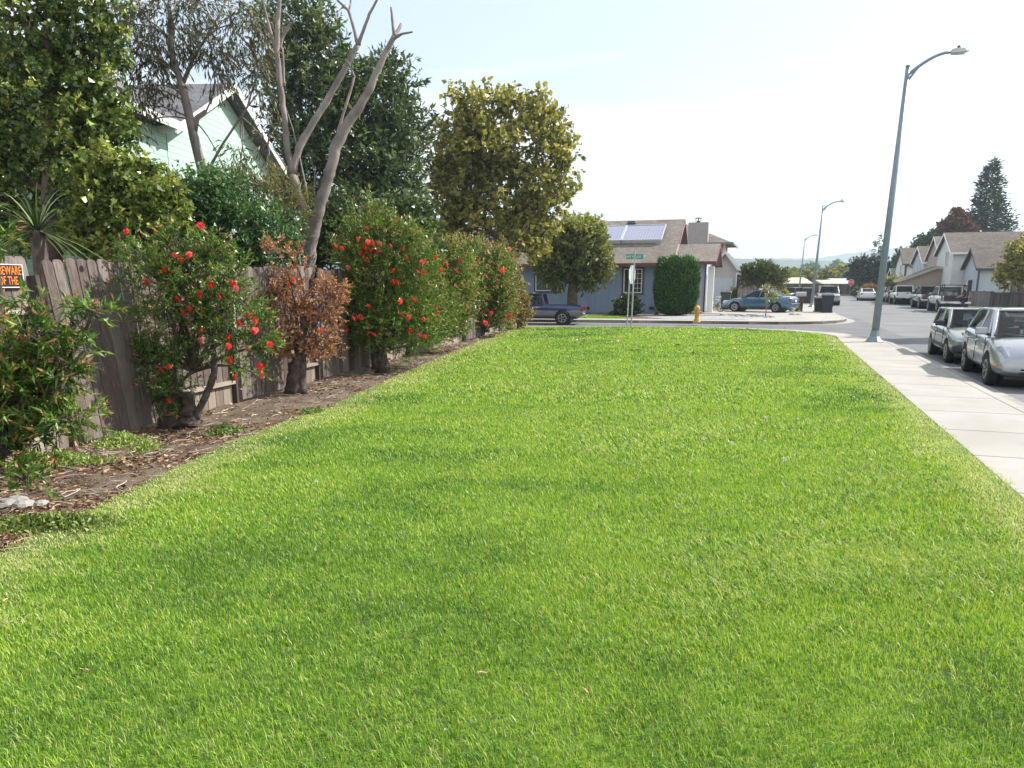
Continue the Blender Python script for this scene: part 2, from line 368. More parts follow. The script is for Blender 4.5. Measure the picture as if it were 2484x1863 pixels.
# house block
SA = R(12); ex = Vector((math.cos(SA), -math.sin(SA), 0)); ey = Vector((math.sin(SA), math.cos(SA), 0))
def blk(a, b): return Vector((6.0, 35.6, 0))+ex*a+ey*b
KB = [blk(-45, 0), blk(-6, 0), blk(0, 0), blk(5.0, 0)]+bez(blk(5.0, 0), blk(10.6, -.3), rd(45, 3.45), 8)[1:]+[rd(s, 3.45) for s in (55, 80, 100, 118)]
struct(MB().prism([p for p in KB]+[rd(118, -60), (-60, 40, 0)], -.165, -.012).build('yard_ground', M_DIRT), 'earth of the far corner block')
kerb('kerb', KB, -1, M_CONC, label='concrete kerb of the far corner block')
gutter('gutter', KB, -1, 'pale concrete gutter of the far corner block')
sheet('side_road', [blk(-45, -.5), blk(5, -.1), rd(46, 4.4), rd(46, 4.5), rd(20, 4.5), Vector((11, 26, 0)), Vector((-45, 28, 0))], -.1465, M_ASPH2, 'darker side street crossing beyond the lawn')
i2 = offset_line(KB[:4], -.16); i3 = offset_line(KB[:4], -1.5)
sheet('sidewalk', i2+i3[::-1], .002, M_CONC, 'sidewalk in front of the blue corner house')
i4 = offset_line(KB, -.16)
sheet('sidewalk', i4[3:]+[rd(118, 1.9), rd(80, 1.9), rd(47.2, 1.2), rd(44.6, -.6), blk(5.0, 1.5)], .003, M_CONC, 'sidewalk and driveway apron running up the left of the road')
sheet('driveway', [blk(7.5, 7.3), rd(46.0, 1.2), rd(52.5, 1.2), blk(2.9, 13.5), blk(2.0, 9.5)], .007, M_CONC, 'concrete driveway of the blue house')
sheet('gravel_bed', [blk(1.3, 1.55), blk(5.0, 1.62), rd(42.6, -.3), rd(44.6, .1), blk(7.0, 7.2), blk(2.2, 8.0), blk(-.6, 4.5)], .006, M_GRAV, 'grey stone landscaping bed at the corner')
M_YG = leafmat('yard_grass', [(.09, .19, .02), (.14, .27, .03)])
sheet('yard_lawn', [blk(-9, 1.55), blk(-.4, 1.55), blk(-1.2, 3.6), blk(-4, 5.4), blk(-9, 5.4)], .006, M_LAWN, 'small lawn in front of the blue house')
# right block
KR = [rd(-25, 12.4), rd(118, 12.4)]
struct(MB().prism([rd(-25, 12.4), rd(118, 12.4), rd(118, 80), rd(-25, 80)], -.165, -.012).build('yard_ground', groundmat('dry_yard', [(.14, .13, .07), (.2, .18, .1), (.27, .24, .15)], 1.2), ), 'front yards on the right of the road')
kerb('kerb', KR, -1, M_CONC, label='concrete kerb on the right of the road')
kk = struct(MB().prism([rd(-25, 12.6), rd(118, 12.6), rd(118, 13.9), rd(-25, 13.9)], -.1, .002).build('sidewalk', M_CONC), 'sidewalk on the right of the road')
struct(MB().prism([rd(SL, -90), rd(SL, 120), rd(SL+260, 120), rd(SL+260, -90)], -.165, -.01).build('yard_ground', M_DIRT), 'yards beyond the far cross street')
# ------------------------------------------------------------------ grass
def inside(px, py, poly):
    r = np.zeros(len(px), bool); n = len(poly)
    for i in range(n):
        x1, y1 = poly[i][0], poly[i][1]; x2, y2 = poly[(i+1) % n][0], poly[(i+1) % n][1]
        c = ((y1 > py) != (y2 > py)) & (px < (x2-x1)*(py-y1)/((y2-y1) if y2 != y1 else 1e-9)+x1); r ^= c
    return r
def edge_dist(px, py, line):
    d = np.full(len(px), 1e9)
    for a, b in zip(line[:-1], line[1:]):
        ax, ay = a[0], a[1]; vx, vy = b[0]-ax, b[1]-ay; t = np.clip(((px-ax)*vx+(py-ay)*vy)/(vx*vx+vy*vy+1e-9), 0, 1)
        d = np.minimum(d, np.hypot(px-ax-t*vx, py-ay-t*vy))
    return d
_k = [(RN.normal(size=2)*s, RN.random()*6.28, w) for s, w in [(.6, 1), (.6, 1), (1.3, .8), (1.3, .8), (2.4, .6), (2.4, .6), (5, .4), (5, .4), (9, .3), (9, .3), (18, .2), (18, .2)]]
def lowf(x, y):
    v = sum(w*np.sin(x*k[0]+y*k[1]+p+1.3*np.sin(.7*x+.9*y*k[0])) for k, p, w in _k); return v/2.6
def grass():
    zones = [(1.2, 3.0, 15000, .0028, .036), (3.0, 4.6, 12000, .0034, .036), (4.6, 7, 7000, .0046, .036), (7, 10.5, 3600, .0068, .036), (10.5, 16, 1500, .011, .038), (16, 23, 700, .018, .040), (23, 31, 360, .026, .042)]
    P = []; Hh = []; W = []
    for d0, d1, dens, w, h in zones:
        x1 = min(.86*d1+.6, 12); x0 = -min(.86*d1+.6, 4.0); n = int(dens*(d1-d0)*(x1-x0))
        x = RN.uniform(x0, x1, n); y = RN.uniform(d0, d1, n)
        k = inside(x, y, LA) & (x < .86*y+.6) & (x > -.86*y-.6); x = x[k]; y = y[k]
        P.append(np.stack([x, y], 1)); W.append(np.full(len(x), w)); Hh.append(np.full(len(x), h))
    P = np.concatenate(P); W = np.concatenate(W); Hh = np.concatenate(Hh); n = len(P)
    x, y = P[:, 0], P[:, 1]
    le = edge_dist(x, y, LA[:14]); re = edge_dist(x, y, LA[16:]); lf = lowf(x, y); hf = lowf(x*6+3, y*6-1)
    coarse = np.clip(lf*1.2-.2+hf*.4, 0, 1)
    dry = np.clip(1.15-re/(.46+.2*hf), 0, 1)*.9+np.clip(1.15-le/(.62+.25*hf), 0, 1)
    keep = RN.random(n) > np.clip(dry-.5, 0, .5); keep &= (RN.random(n) > .25*(hf > .9))
    x, y, W, Hh, coarse, dry, lf, hf = [q[keep] for q in (x, y, W, Hh, coarse, dry, lf, hf)]; n = len(x); x = x+.022*RN.normal(size=n)*(y < 12); y = y+.01*RN.normal(size=n); e_ = np.clip(1-edge_dist(x, y, LA[16:])/.2, 0, 1); x = x+.05*e_*(lowf(x*7, y*7)+.25)
    h = Hh*(.55+.75*RN.random(n))*(1+.55*coarse)*(1-.5*np.clip(dry, 0, 1)); az = RN.random(n)*2*np.pi
    la = az+RN.normal(size=n)*.8; lean = np.abs(RN.normal(size=n))*.42+.12+.55*coarse*RN.random(n)
    wind = .18
    lx = np.cos(la)*lean-wind; ly = np.sin(la)*lean*1.0
    fx, fy = np.cos(az+np.pi/2), np.sin(az+np.pi/2)      # blade width direction
    wd = W*(.7+.6*RN.random(n))*(1+.25*coarse)
    z0 = np.zeros(n)-.002
    b = np.stack([x, y, z0], 1); ax = np.stack([fx, fy, 0*x], 1)*wd[:, None]*.5
    up = np.stack([lx*.44*h, ly*.44*h, .56*h], 1); tip = np.stack([lx*h, ly*h, np.maximum(.98-.28*lean, .3)*h], 1)
    vs = np.stack([b-ax, b+ax, b+up+ax*.85, b+up-ax*.85, b+tip], 1).reshape(-1, 3).astype(np.float32)
    base = np.arange(n, dtype=np.int32)*5
    quad = base[:, None]+np.array([0, 1, 2, 3], dtype=np.int32); tri = base[:, None]+np.array([3, 2, 4], dtype=np.int32)
    li = np.concatenate([quad, tri], 1).ravel()
    me = bpy.data.meshes.new('grass'); me.vertices.add(5*n); me.vertices.foreach_set('co', vs.ravel())
    me.loops.add(7*n); me.loops.foreach_set('vertex_index', li); me.polygons.add(2*n)
    ls = np.stack([np.arange(n)*7, np.arange(n)*7+4], 1).ravel().astype(np.int32); me.polygons.foreach_set('loop_start', ls)
    try: me.polygons.foreach_set('loop_total', np.tile([4, 3], n).astype(np.int32))
    except Exception: pass
    val = np.clip(.47+.19*RN.normal(size=n)+.17*lf-.24*coarse+.07*hf-.07*np.clip((3.5-y)/3, 0, 1), .03, .7)
    straw_glint = RN.random(n) < .04+.10*coarse  # pale blades; their colour also paints in glints on the coarse grass
    
    val = np.where(straw_glint, .8+.1*RN.random(n), val); val = np.where(RN.random(n) < dry*.95, .76+.2*RN.random(n), val)
    a = me.attributes.new('v', 'FLOAT', 'POINT'); a.data.foreach_set('value', np.repeat(val, 5).astype(np.float32))
    me.update(calc_edges=True)
    me.materials.append(leafmat('grass_blade', GRASS, [0, .25, .45, .62, .76, 1], trans=.4, rough=.45, spec=.35))
    o = bpy.data.objects.new('grass', me); COL.objects.link(o); tag(o, 'mown bright green grass of the long lawn, dry along its edges', None, kind='stuff')
    print('grass blades', n)
GRASS = [(.030, .095, .028), (.105, .25, .03), (.245, .41, .035), (.41, .57, .05), (.50, .54, .20), (.68, .64, .38)]
grass()
def yardgrass():
    pol = [blk(-9, 1.55), blk(-.4, 1.55), blk(-1.2, 3.6), blk(-4, 5.4), blk(-9, 5.4)]
    n = 30000; x = RN.uniform(-6, 8, n); y = RN.uniform(35, 45, n); k = inside(x, y, pol); x = x[k]; y = y[k]; n = len(x)
    D = unit(RN.normal(size=(n, 3))*.5+np.array([0, 0, 1])); P = np.stack([x, y, x*0], 1)
    o = leafobj('grass', MATS['grass_blade'], P, D, .07, .03, RN.uniform(.2, .65, n)); tag(o, 'short grass in front of the blue house', None, kind='stuff')
yardgrass()
# litter, twigs and weeds on the dirt strip
def litter():
    n = 52000; y = 3.2+27*RN.random(n)**1.6; xf = -4.75+.218*(y-7.5)
    lx = np.interp(y, [3, 4.6, 5.94, 8, 10.4, 15.1, 20.4, 25.4, 30], [-3.4, -3.36, -3.23, -3.1, -2.59, -2.03, -1.3, -.55, .1])
    x = xf+.02+(lx-xf+.05)*RN.random(n); cl = lowf(x*2.3, y*2.3); k = (RN.random(n) < .35+.8*cl); x = x[k]; y = y[k]; n = len(x)
    P = np.stack([x, y, np.full(n, -.006)+.012*RN.random(n)], 1); D = unit(np.stack([RN.normal(size=n), RN.normal(size=n), .12*RN.random(n)], 1))
    L = .02+.05*RN.random(n)**2; W = L*(.25+.3*RN.random(n))
    M = leafmat('dry_litter', [(.06, .03, .02), (.15, .075, .045), (.28, .17, .1), (.45, .36, .26)], trans=.05, rough=.8, spec=.1)
    o = leafobj('leaf_litter', M, P, D, L, W, RN.random(n)); tag(o, 'dry brown leaf litter scattered on the earth strip', None, kind='stuff')
    m = MB()
    for _ in range(900):
        yy = 4+24*random.random()**1.7; xa = -4.75+.218*(yy-7.5); xb = float(np.interp(yy, [3, 8, 15, 30], [-3.4, -3.1, -2.1, .05])); xx = random.uniform(xa+.1, xb-.05)
        a = random.random()*6.28; l = random.uniform(.05, .3); r = .002+.004*random.random()
        m.tube([(xx, yy, .0), (xx+math.cos(a)*l*.5, yy+math.sin(a)*l*.5, .012), (xx+math.cos(a+.3)*l, yy+math.sin(a+.3)*l, .002)], [r, r, r*.5], 4, a=random.random())
    o = m.build('twigs', leafmat('twig', [(.13, .09, .07), (.33, .27, .22), (.5, .43, .36)], trans=0, rough=.8), fixn=False); tag(o, 'pale broken twigs lying among the litter', None, kind='stuff')
    # soil clods
    m = MB(); 
    for _ in range(900):
        yy = 3.6+13*random.random()**1.5; xa = -4.75+.218*(yy-7.5); xb = float(np.interp(yy, [3, 8, 15, 30], [-3.4, -3.1, -2.1, .05])); xx = random.uniform(xa+.05, xb)
        s = .006+.022*random.random()**3; m.lathe([(0, -s*.3), (s*random.uniform(.7, 1.2), 0), (s*.6, s*.6), (0, s*.8)], (xx, yy, -.01), 5)
    o = m.build('soil_clods', M_DIRT, fixn=False); tag(o, 'small clods of earth on the bare strip', None, kind='stuff')
litter()
M_WEED = leafmat('weed_leaf', [(.07, .12, .03), (.18, .25, .06), (.36, .44, .14)])
def weed(x, y, rx, ry, h, n, label, v=(.2, 1), L=.04, name='weed_clump'):
    c = G(x, y); X = c.x+RN.normal(size=n)*rx*.5; Y = c.y+RN.normal(size=n)*ry*.5
    r = np.hypot((X-c.x)/rx, (Y-c.y)/ry); P = np.stack([X, Y, h*RN.random(n)*np.clip(1.1-r, .1, 1)], 1)
    D = unit(RN.normal(size=(n, 3))+np.array([0, 0, .6])); o = leafobj(name, M_WEED, P, D, L*(.5+RN.random(n)), L*.5, RN.uniform(v[0], v[1], n), ref=(c.x, c.y, 0)); o.location = (c.x, c.y, 0)
    tag(o, label, 'weeds', 'weeds on the earth strip')
weed(150, 1120, .36, .17, .10, 2600, 'pale green weeds at the foot of the fence below the lower rail', (.5, 1))
weed(290, 1075, .22, .25, .12, 1700, 'yellow-green weed tuft between fence and stumpy bottlebrush trunk', (.6, 1))
weed(355, 1088, .12, .16, .08, 600, 'small pale weed tuft in front of the stumpy bottlebrush', (.5, 1))
weed(545, 1048, .17, .2, .09, 900, 'round dark green weed between the two nearest bottlebrush trunks', (.1, .6))
weed(130, 1275, .50, .16, .08, 2600, 'mid green broad patch of weeds beside the lawn edge', (.1, .75))
weed(755, 1000, .14, .2, .05, 400, 'tiny weed by the lawn edge before the dead shrub', (.1, .7))
weed(1110, 815, .4, .5, .18, 1500, 'leafy weeds beneath the farther bottlebrush hedge', (.3, .9))
# ------------------------------------------------------------------ wooden fence on the left
FA = Vector((-4.75, 7.5, 0)); FD = Vector((.213, .977, 0)); FN = Vector((.977, -.213, 0))     # along, towards the lawn
def fp(u, n=0.0, z=0.0): return FA+FD*u+FN*n+Vector((0, 0, z))
def flean(u): return .27*max(0, min(1, (3.4-u)/2.9))
M_WOOD = weathered_wood('fence_wood', [(.018, .012, .011), (.046, .031, .028), (.090, .067, .060), (.18, .148, .135)])
M_WOOD2 = weathered_wood('fence_rail_wood', [(.09, .068, .055), (.15, .12, .095), (.22, .18, .145), (.30, .26, .21)])
def fence():
    t = thing('wooden_fence', 'long weathered grey-brown dog-eared plank fence leaning along the left of the lawn', 'fence', fp(0), 0)
    def board(mb, u, w, n, z0, z1, a, tl=0):
        L = flean(u); c = .028; z1 += random.uniform(-.018, .018); k = random.uniform(-.01, .01); th = .017
        pts = [(-w/2, z0), (w/2, z0), (w/2, z1-c*1.2), (w/2-c, z1), (-w/2+c, z1), (-w/2, z1-c*1.2)]
        vs = []
        for dn in (0, th):
            for (q, z) in pts:
                vs.append(fp(u+q+k*(z/1.9)+tl*z, n+dn+random.uniform(-.002, .002)-L*z/1.95, z)-FA)
        mb.add(vs, [(0, 1, 2, 3, 4, 5), tuple(range(6, 12))[::-1]]+[(i, 6+i, 6+(i+1) % 6, (i+1) % 6) for i in range(6)], a)
    # panels: (start, end, boards proud of the rails?)
    panels = [(-6.5, -2.1, True), (-2.1, .3, False), (.3, 1.95, True), (1.95, 3.35, False), (3.35, 5.15, True), (5.15, 5.95, False), (5.95, 8.2, True), (8.2, 10.6, False), (10.6, 13, True), (13, 15.4, False), (15.4, 17.8, True), (17.8, 20.2, False), (20.2, 22.6, True), (22.6, 24.9, False)]
    for a, b, proud in panels:
        m = MB(); u = a+.06; n = .045 if proud else -.075
        while u < b-.04:
            w = random.choice([.128, .132, .134, .12]); board(m, u+w/2, w, n+random.uniform(0, .006), .03 if proud else .05, 1.955+(0 if proud else .03), random.random()); u += w+random.uniform(.006, .015)
        m.build('fence_panel', M_WOOD, t, fixn=False)
        z = 0 if proud else 0
        for zz in ((.30, 1.42)):
            r = MB(); l0, l1 = flean(a+.1), flean(b-.1)
            r.bar(fp(a+.05, -.012-l0*zz/1.95, zz)-FA, fp(b-.05, -.012-l1*zz/1.95, zz)-FA, .1 if not proud else .075, .045, .5+.5*random.random())
            r.build('rail', M_WOOD2, t)
        if not proud:
            k = MB()      # kick board under the lower rail
            u = a+.04
            while u < b-.05:
                l = flean(u); k.box(fp(u+.09, -.045, .12)-FA, (.17, .02, .26), math.atan2(FD.y, FD.x), random.random()); u += .182
            k.build('kick_board', M_WOOD2, t)
    for u in [p[0] for p in panels]+[24.9]:
        p = MB(); l = flean(u); p.bar(fp(u, -.02, -.1)-FA, fp(u, -.02-l*1.78/1.95, 1.78)-FA, .09, .09, .1); p.build('post', M_WOOD, t)
fence()
def text(name, body, size, mat, parent, loc, rot, ext=.002, sx=1, align='CENTER'):
    cu = bpy.data.curves.new(name, 'FONT'); cu.body = body; cu.size = size; cu.extrude = ext; cu.align_x = align; cu.align_y = 'CENTER'; cu.space_character = 1.0
    cu.materials.append(mat); o = bpy.data.objects.new(name, cu); COL.objects.link(o); o.location = loc; o.rotation_euler = rot; o.scale = (sx, 1, 1)
    bpy.context.view_layer.update(); me = bpy.data.meshes.new_from_object(o.evaluated_get(bpy.context.evaluated_depsgraph_get())); bpy.data.objects.remove(o)
    o = bpy.data.objects.new(name, me); COL.objects.link(o); o.location = loc; o.rotation_euler = rot; o.scale = (sx, 1, 1); o.parent = parent
    return o
def beware():
    # hangs on the recessed panel, seen at the left edge of the photograph
    u = .0; zc = 1.775; base = fp(u, .0-flean(u)*zc/1.95, zc)
    t = thing('warning_sign', 'black and orange beware sign nailed to the wooden fence', 'sign', base)
    mm = Matrix((FD, FN.cross(FD)*0+Vector((0, 0, 1)), FN)).transposed(); rot = mm.to_euler()
    m = MB(); m.box((0, 0, 0), (.31, .235, .006)); o = m.build('sign_plate', flat('sign_black', (.015, .015, .018), .4), t, bevel=.003); o.rotation_euler = rot
    w = flat('sign_white', (.8, .8, .8), .5, var=.03); m = MB()
    for c, d in (((0, .111, .0045), (.31, .008, .002)), ((0, -.111, .0045), (.31, .008, .002)), ((.151, 0, .0045), (.008, .214, .002)), ((-.151, 0, .0045), (.008, .214, .002))): m.box(c, d)
    o = m.build('border', w, t); o.rotation_euler = rot
    og = flat('sign_orange', (.85, .22, .03), .5, var=.03)
    text('lettering', 'BEWARE', .118, og, t, FN*.006+Vector((0, 0, .048)), rot, sx=.58); text('lettering', 'OF THE', .118, og, t, FN*.006+Vector((0, 0, -.05))+FD*-.03, rot, sx=.56)
beware()
# ------------------------------------------------------------------ shrubs along the fence
BARK = flat('bark', (.10, .075, .065), .9, var=.5, scale=9, bmp=.8)
BARKG = flat('bark_grey', (.21, .18, .175), .85, var=.4, scale=2.5, bmp=.7)
BARKD = flat('bark_dark', (.085, .064, .056), .9, var=.6, scale=14, bmp=1)
M_BB = leafmat('bottlebrush_leaf', [(0.022, 0.062, 0.013), (0.073, 0.157, 0.025), (0.179, 0.291, 0.050), (0.381, 0.470, 0.112), (0.448, 0.168, 0.101), (0.538, 0.269, 0.179)], [0, .3, .6, .82, .9, 1], trans=.3, rough=.35)
M_RED = flat('brush_flower_red', (.72, .022, .018), .6, var=.35, scale=20); M_RED2 = flat('brush_flower_faded', (.42, .07, .05), .7, var=.4, scale=12)
def flowermesh():
    m = MB(); r = random.Random(3)
    for i in range(150):
        z = r.uniform(-.42, .42); a = r.uniform(0, 6.283); L = .46*math.sqrt(max(.12, 1-(z/.55)**2)); d = Vector((math.cos(a), math.sin(a), r.uniform(-.2, .45))).normalized()
        s = Vector((-math.sin(a), math.cos(a), 0))*.012; p = Vector((0, 0, z)); q = p+d*L
        m.add([p-s, p+s, q+s*1.4, q-s*1.4], [(0, 1, 2, 3)])
    m.lathe([(0, -.5), (.09, -.35), (.1, 0), (.08, .4), (0, .52)], n=6)
    me = m.build('flower', M_RED, fixn=False); d = me.data; bpy.data.objects.remove(me); return d
FLOWER = flowermesh(); FADED = FLOWER.copy(); FADED.materials.clear(); FADED.materials.append(M_RED2)
def bottlebrush(label, x, y, clumps, Y, ntw, k, L, W, stems, flowers, fsize, group='bottlebrush shrubs along the fence', mat=None, redtip=.06, tw=.22, up=.35, name='bottlebrush_shrub', stumps=(), fol='foliage', bark=None, pale=0, faded=.12):
    b = G(x, y); t = thing(name, label, 'shrub', b, group=group); bw = Vector((b.x, b.y, 0))
    cl = pxclumps(clumps, Y)
    P, D, V, T, (Pt, Dt) = crown_pts(cl, ntw, k, tw=tw, up=up, shell=.55, spread=.55)
    V = V*.86; V = np.where((RN.random(len(V)) < redtip*4*(T > .75)), .9+.1*RN.random(len(V)), V)
    V = V+pale
    leafobj(fol, mat or M_BB, P, D, L*(.45+.9*RN.random(len(P))**1.3), W, V, t, ref=b)
    m = MB(); r = [x_ for x_ in stumps]
    for pts, rad in r: m.tube(*rough([at(q[0], q[1], Y)-b for i, q in enumerate(pts)], rad), 11)
    st = at(stems[0], stems[1], Y)
    branches(m, st-b, [c[0]-b for c in cl], stems[2], .01, .10)
    tips = [Vector(Pt[i]) for i in range(0, len(Pt), max(1, len(Pt)//60))]
    for q in tips:
        c = min(cl, key=lambda c: (c[0]-q).length)[0]; m.tube([c-b, (c+q)/2-b+Vector((0, 0, .03)), q-b], [.009, .006, .003], 4)
    m.build('trunk', bark or BARKD, t, smooth=True, fixn=False)
    # twig sticks carrying the leaves
    m = MB()
    for i in range(0, len(Pt), max(1, len(Pt)//900)):
        p = Vector(Pt[i])-b; d = Vector(Dt[i]); m.tube([p-d*.08, p+d*tw], [.004, .002], 3, cap=False)
    m.build('twigs', BARK, t, fixn=False)
    for f in flowers:
        o = bpy.data.objects.new('flower', FADED if random.random() < faded else FLOWER); COL.objects.link(o); o.parent = t
        p = at(f[0], f[1], Y+(f[2] if len(f) > 2 else (-.75 if Y > 13 else -.36))); o.location = p-b; s = fsize*random.uniform(.8, 1.2); o.scale = (s, s, s); o.rotation_euler = (random.uniform(-.9, .9), random.uniform(-.9, .9), random.random()*6)
    return t
# nearest shrub, cut by the left edge
bottlebrush('nearest bottlebrush shrub, cut off by the left edge, reddish new leaves and no open flowers', -110, 1215,
    [(0, 890, 105, 70, 0), (-70, 790, 70, 60, .1), (95, 815, 40, 30, -.1), (50, 955, 105, 55, 0), (-80, 1000, 120, 130, .1), (150, 900, 40, 36, -.1), (175, 1010, 48, 16, -.1), (-25, 545, 22, 36, .1), (125, 1035, 40, 32, 0), (15, 1090, 45, 48, 0), (228, 752, 30, 12, -.1), (205, 850, 28, 14, -.1), (60, 1165, 32, 22, -.3), (70, 745, 20, 16, -.1), (180, 785, 30, 12, 0)],
    5.6, 1150, 18, .080, .018, (-60, 1150, .04), [], .05, redtip=.09, tw=.16, up=.25)
fl2 = [(305, 562), (355, 683), (425, 620), (458, 618), (440, 632), (400, 656), (432, 726), (487, 548), (565, 688), (532, 718), (512, 692), (572, 700), (460, 748), (445, 760), (485, 715), (601, 765), (487, 802), (580, 785), (620, 778), (617, 802), (655, 835), (555, 818), (555, 840), (600, 845), (558, 873), (630, 890), (635, 912), (570, 915), (410, 972), (410, 890), (390, 895), (486, 826)]
bottlebrush('second bottlebrush, thick sawn stump and side stem, many open red brush flowers', 430, 1035,
    [(400, 700, 60, 65, 0), (480, 680, 75, 75, 0), (545, 740, 65, 55, 0), (440, 780, 80, 50, 0), (560, 815, 60, 35, 0), (385, 890, 45, 60, .1), (435, 940, 40, 38, -.1), (350, 650, 26, 36, 0), (500, 600, 45, 32, .1), (622, 805, 34, 36, 0), (425, 860, 45, 36, 0), (605, 900, 36, 20, 0), (345, 855, 20, 24, 0), (560, 665, 32, 30, 0), (315, 600, 14, 26, .1), (420, 610, 30, 30, 0), (650, 845, 18, 14, 0)],
    8.85, 1250, 15, .072, .017, (470, 900, .028), fl2, .082, redtip=.05,
    stumps=[([(425, 1036), (405, 980), (393, 960)], [.16, .13, .10]), ([(455, 1030), (458, 990), (452, 950)], [.13, .10, .085]), ([(440, 1035), (425, 960), (415, 860)], [.08, .07, .03]), ([(472, 1015), (500, 960), (520, 905), (518, 850), (500, 780)], [.05, .045, .04, .03, .015])])
M_DEAD = leafmat('dead_leaf', [(.16, .06, .03), (.36, .16, .085), (.55, .30, .17), (.68, .50, .34)], trans=.25, rough=.6)
bottlebrush('dead bottlebrush with coppery brown dry leaves', 725, 952,
    [(740, 720, 70, 60, 0), (690, 760, 50, 70, 0), (790, 740, 50, 60, 0), (740, 800, 80, 60, 0), (690, 690, 40, 35, 0), (790, 820, 35, 45, 0), (700, 850, 35, 30, 0), (680, 625, 40, 45, 0), (720, 640, 25, 30, 0), (820, 700, 25, 25, 0), (770, 850, 30, 28, 0)],
    11.7, 760, 14, .056, .022, (722, 880, .035), [(700, 690), (712, 680), (779, 802), (858, 772, .2)], .085, mat=M_DEAD, redtip=0, tw=.14,
    stumps=[([(714, 953), (716, 900), (728, 840)], [.13, .11, .05]), ([(730, 952), (733, 880), (735, 800), (732, 720)], [.09, .07, .05, .02]), ([(702, 950), (706, 905), (704, 880)], [.06, .05, .04])])
rr = random.Random(5)
fl4 = [(868, 580), (892, 587), (905, 590), (922, 592), (886, 600), (900, 608), (914, 610), (918, 607), (887, 630), (979, 604), (948, 596), (813, 596), (830, 603), (875, 614), (895, 743), (955, 683), (966, 686), (873, 770), (893, 790), (1005, 728), (975, 764), (893, 809), (994, 803), (1027, 775), (1013, 658), (1070, 657), (1030, 661), (890, 553), (1056, 745), (1060, 762)]+[(rr.uniform(840, 1080), rr.uniform(600, 830)) for _ in range(14)]
bottlebrush('tallest bottlebrush, just past the dead shrub, dense green with clustered red flowers at its top', 925, 895,
    [(900, 660, 85, 90, 0), (960, 600, 60, 60, 0), (880, 580, 55, 50, 0), (1000, 660, 65, 80, 0), (870, 740, 60, 60, 0), (950, 760, 90, 60, 0), (1010, 800, 60, 60, .3), (990, 740, 80, 80, .4), (960, 850, 45, 25, 0), (900, 550, 25, 50, 0), (860, 620, 45, 50, 0), (940, 560, 25, 45, 0), (985, 590, 22, 35, .2), (870, 830, 30, 30, 0), (1060, 760, 50, 60, 1.4), (905, 800, 30, 40, .2)],
    14.6, 4200, 14, .075, .019, (922, 840, .07), fl4, .10, redtip=.07, tw=.26, up=.6, stumps=[([(930, 897), (925, 850), (915, 780)], [.13, .09, .05]), ([(915, 893), (905, 840), (895, 780)], [.09, .06, .04])])
fl5 = [(rr.uniform(1040, 1240), rr.uniform(600, 790)) for _ in range(26)]+[(1115, 705), (1105, 690), (1180, 670), (1210, 650), (1080, 680), (1092, 683), (1104, 702)]
bottlebrush('middle bottlebrush of the far hedge with a bent leaning stem', 1010, 848,
    [(1050, 640, 55, 50, 0), (1080, 700, 60, 60, 0), (1060, 760, 60, 50, 0), (1100, 640, 40, 40, 0), (1100, 770, 45, 45, 0), (1040, 800, 40, 30, 0), (1130, 690, 40, 60, .5)],
    18.8, 2800, 13, .085, .025, (1020, 820, .06), fl5[:12], .13, redtip=.12, tw=.28, up=.6, faded=.5, stumps=[([(1008, 849), (1022, 820), (1050, 780)], [.1, .08, .05])], pale=.03)
bottlebrush('farthest bottlebrush of the hedge, rounded and full of faded reddish blooms', 1180, 806,
    [(1150, 640, 50, 45, 0), (1200, 680, 50, 50, 0), (1160, 720, 55, 60, 0), (1210, 740, 38, 50, 0), (1130, 760, 45, 35, 0), (1200, 640, 35, 35, 0), (1170, 785, 45, 20, 0), (1235, 700, 20, 40, .5), (1230, 650, 20, 25, .5)],
    24.6, 3400, 12, .10, .032, (1175, 790, .06), fl5[12:], .15, redtip=.16, tw=.33, up=.6, faded=.75, stumps=[([(1180, 806), (1178, 780), (1170, 740)], [.08, .06, .04])], pale=.04)
M_FADE = leafmat('fading_leaf', [(.10, .08, .03), (.22, .17, .05), (.38, .3, .09), (.45, .38, .2)], trans=.25)
bottlebrush('small sparse bush with yellowing brown leaves at the far end of the fence', 1262, 797, [(1262, 765, 24, 26, 0), (1258, 730, 20, 25, 0), (1280, 745, 12, 20, 0)], 28.6, 330, 10, .09, .05, (1262, 790, .03), [], .1, group=None, mat=M_FADE, redtip=0, name='yellowing_bush')
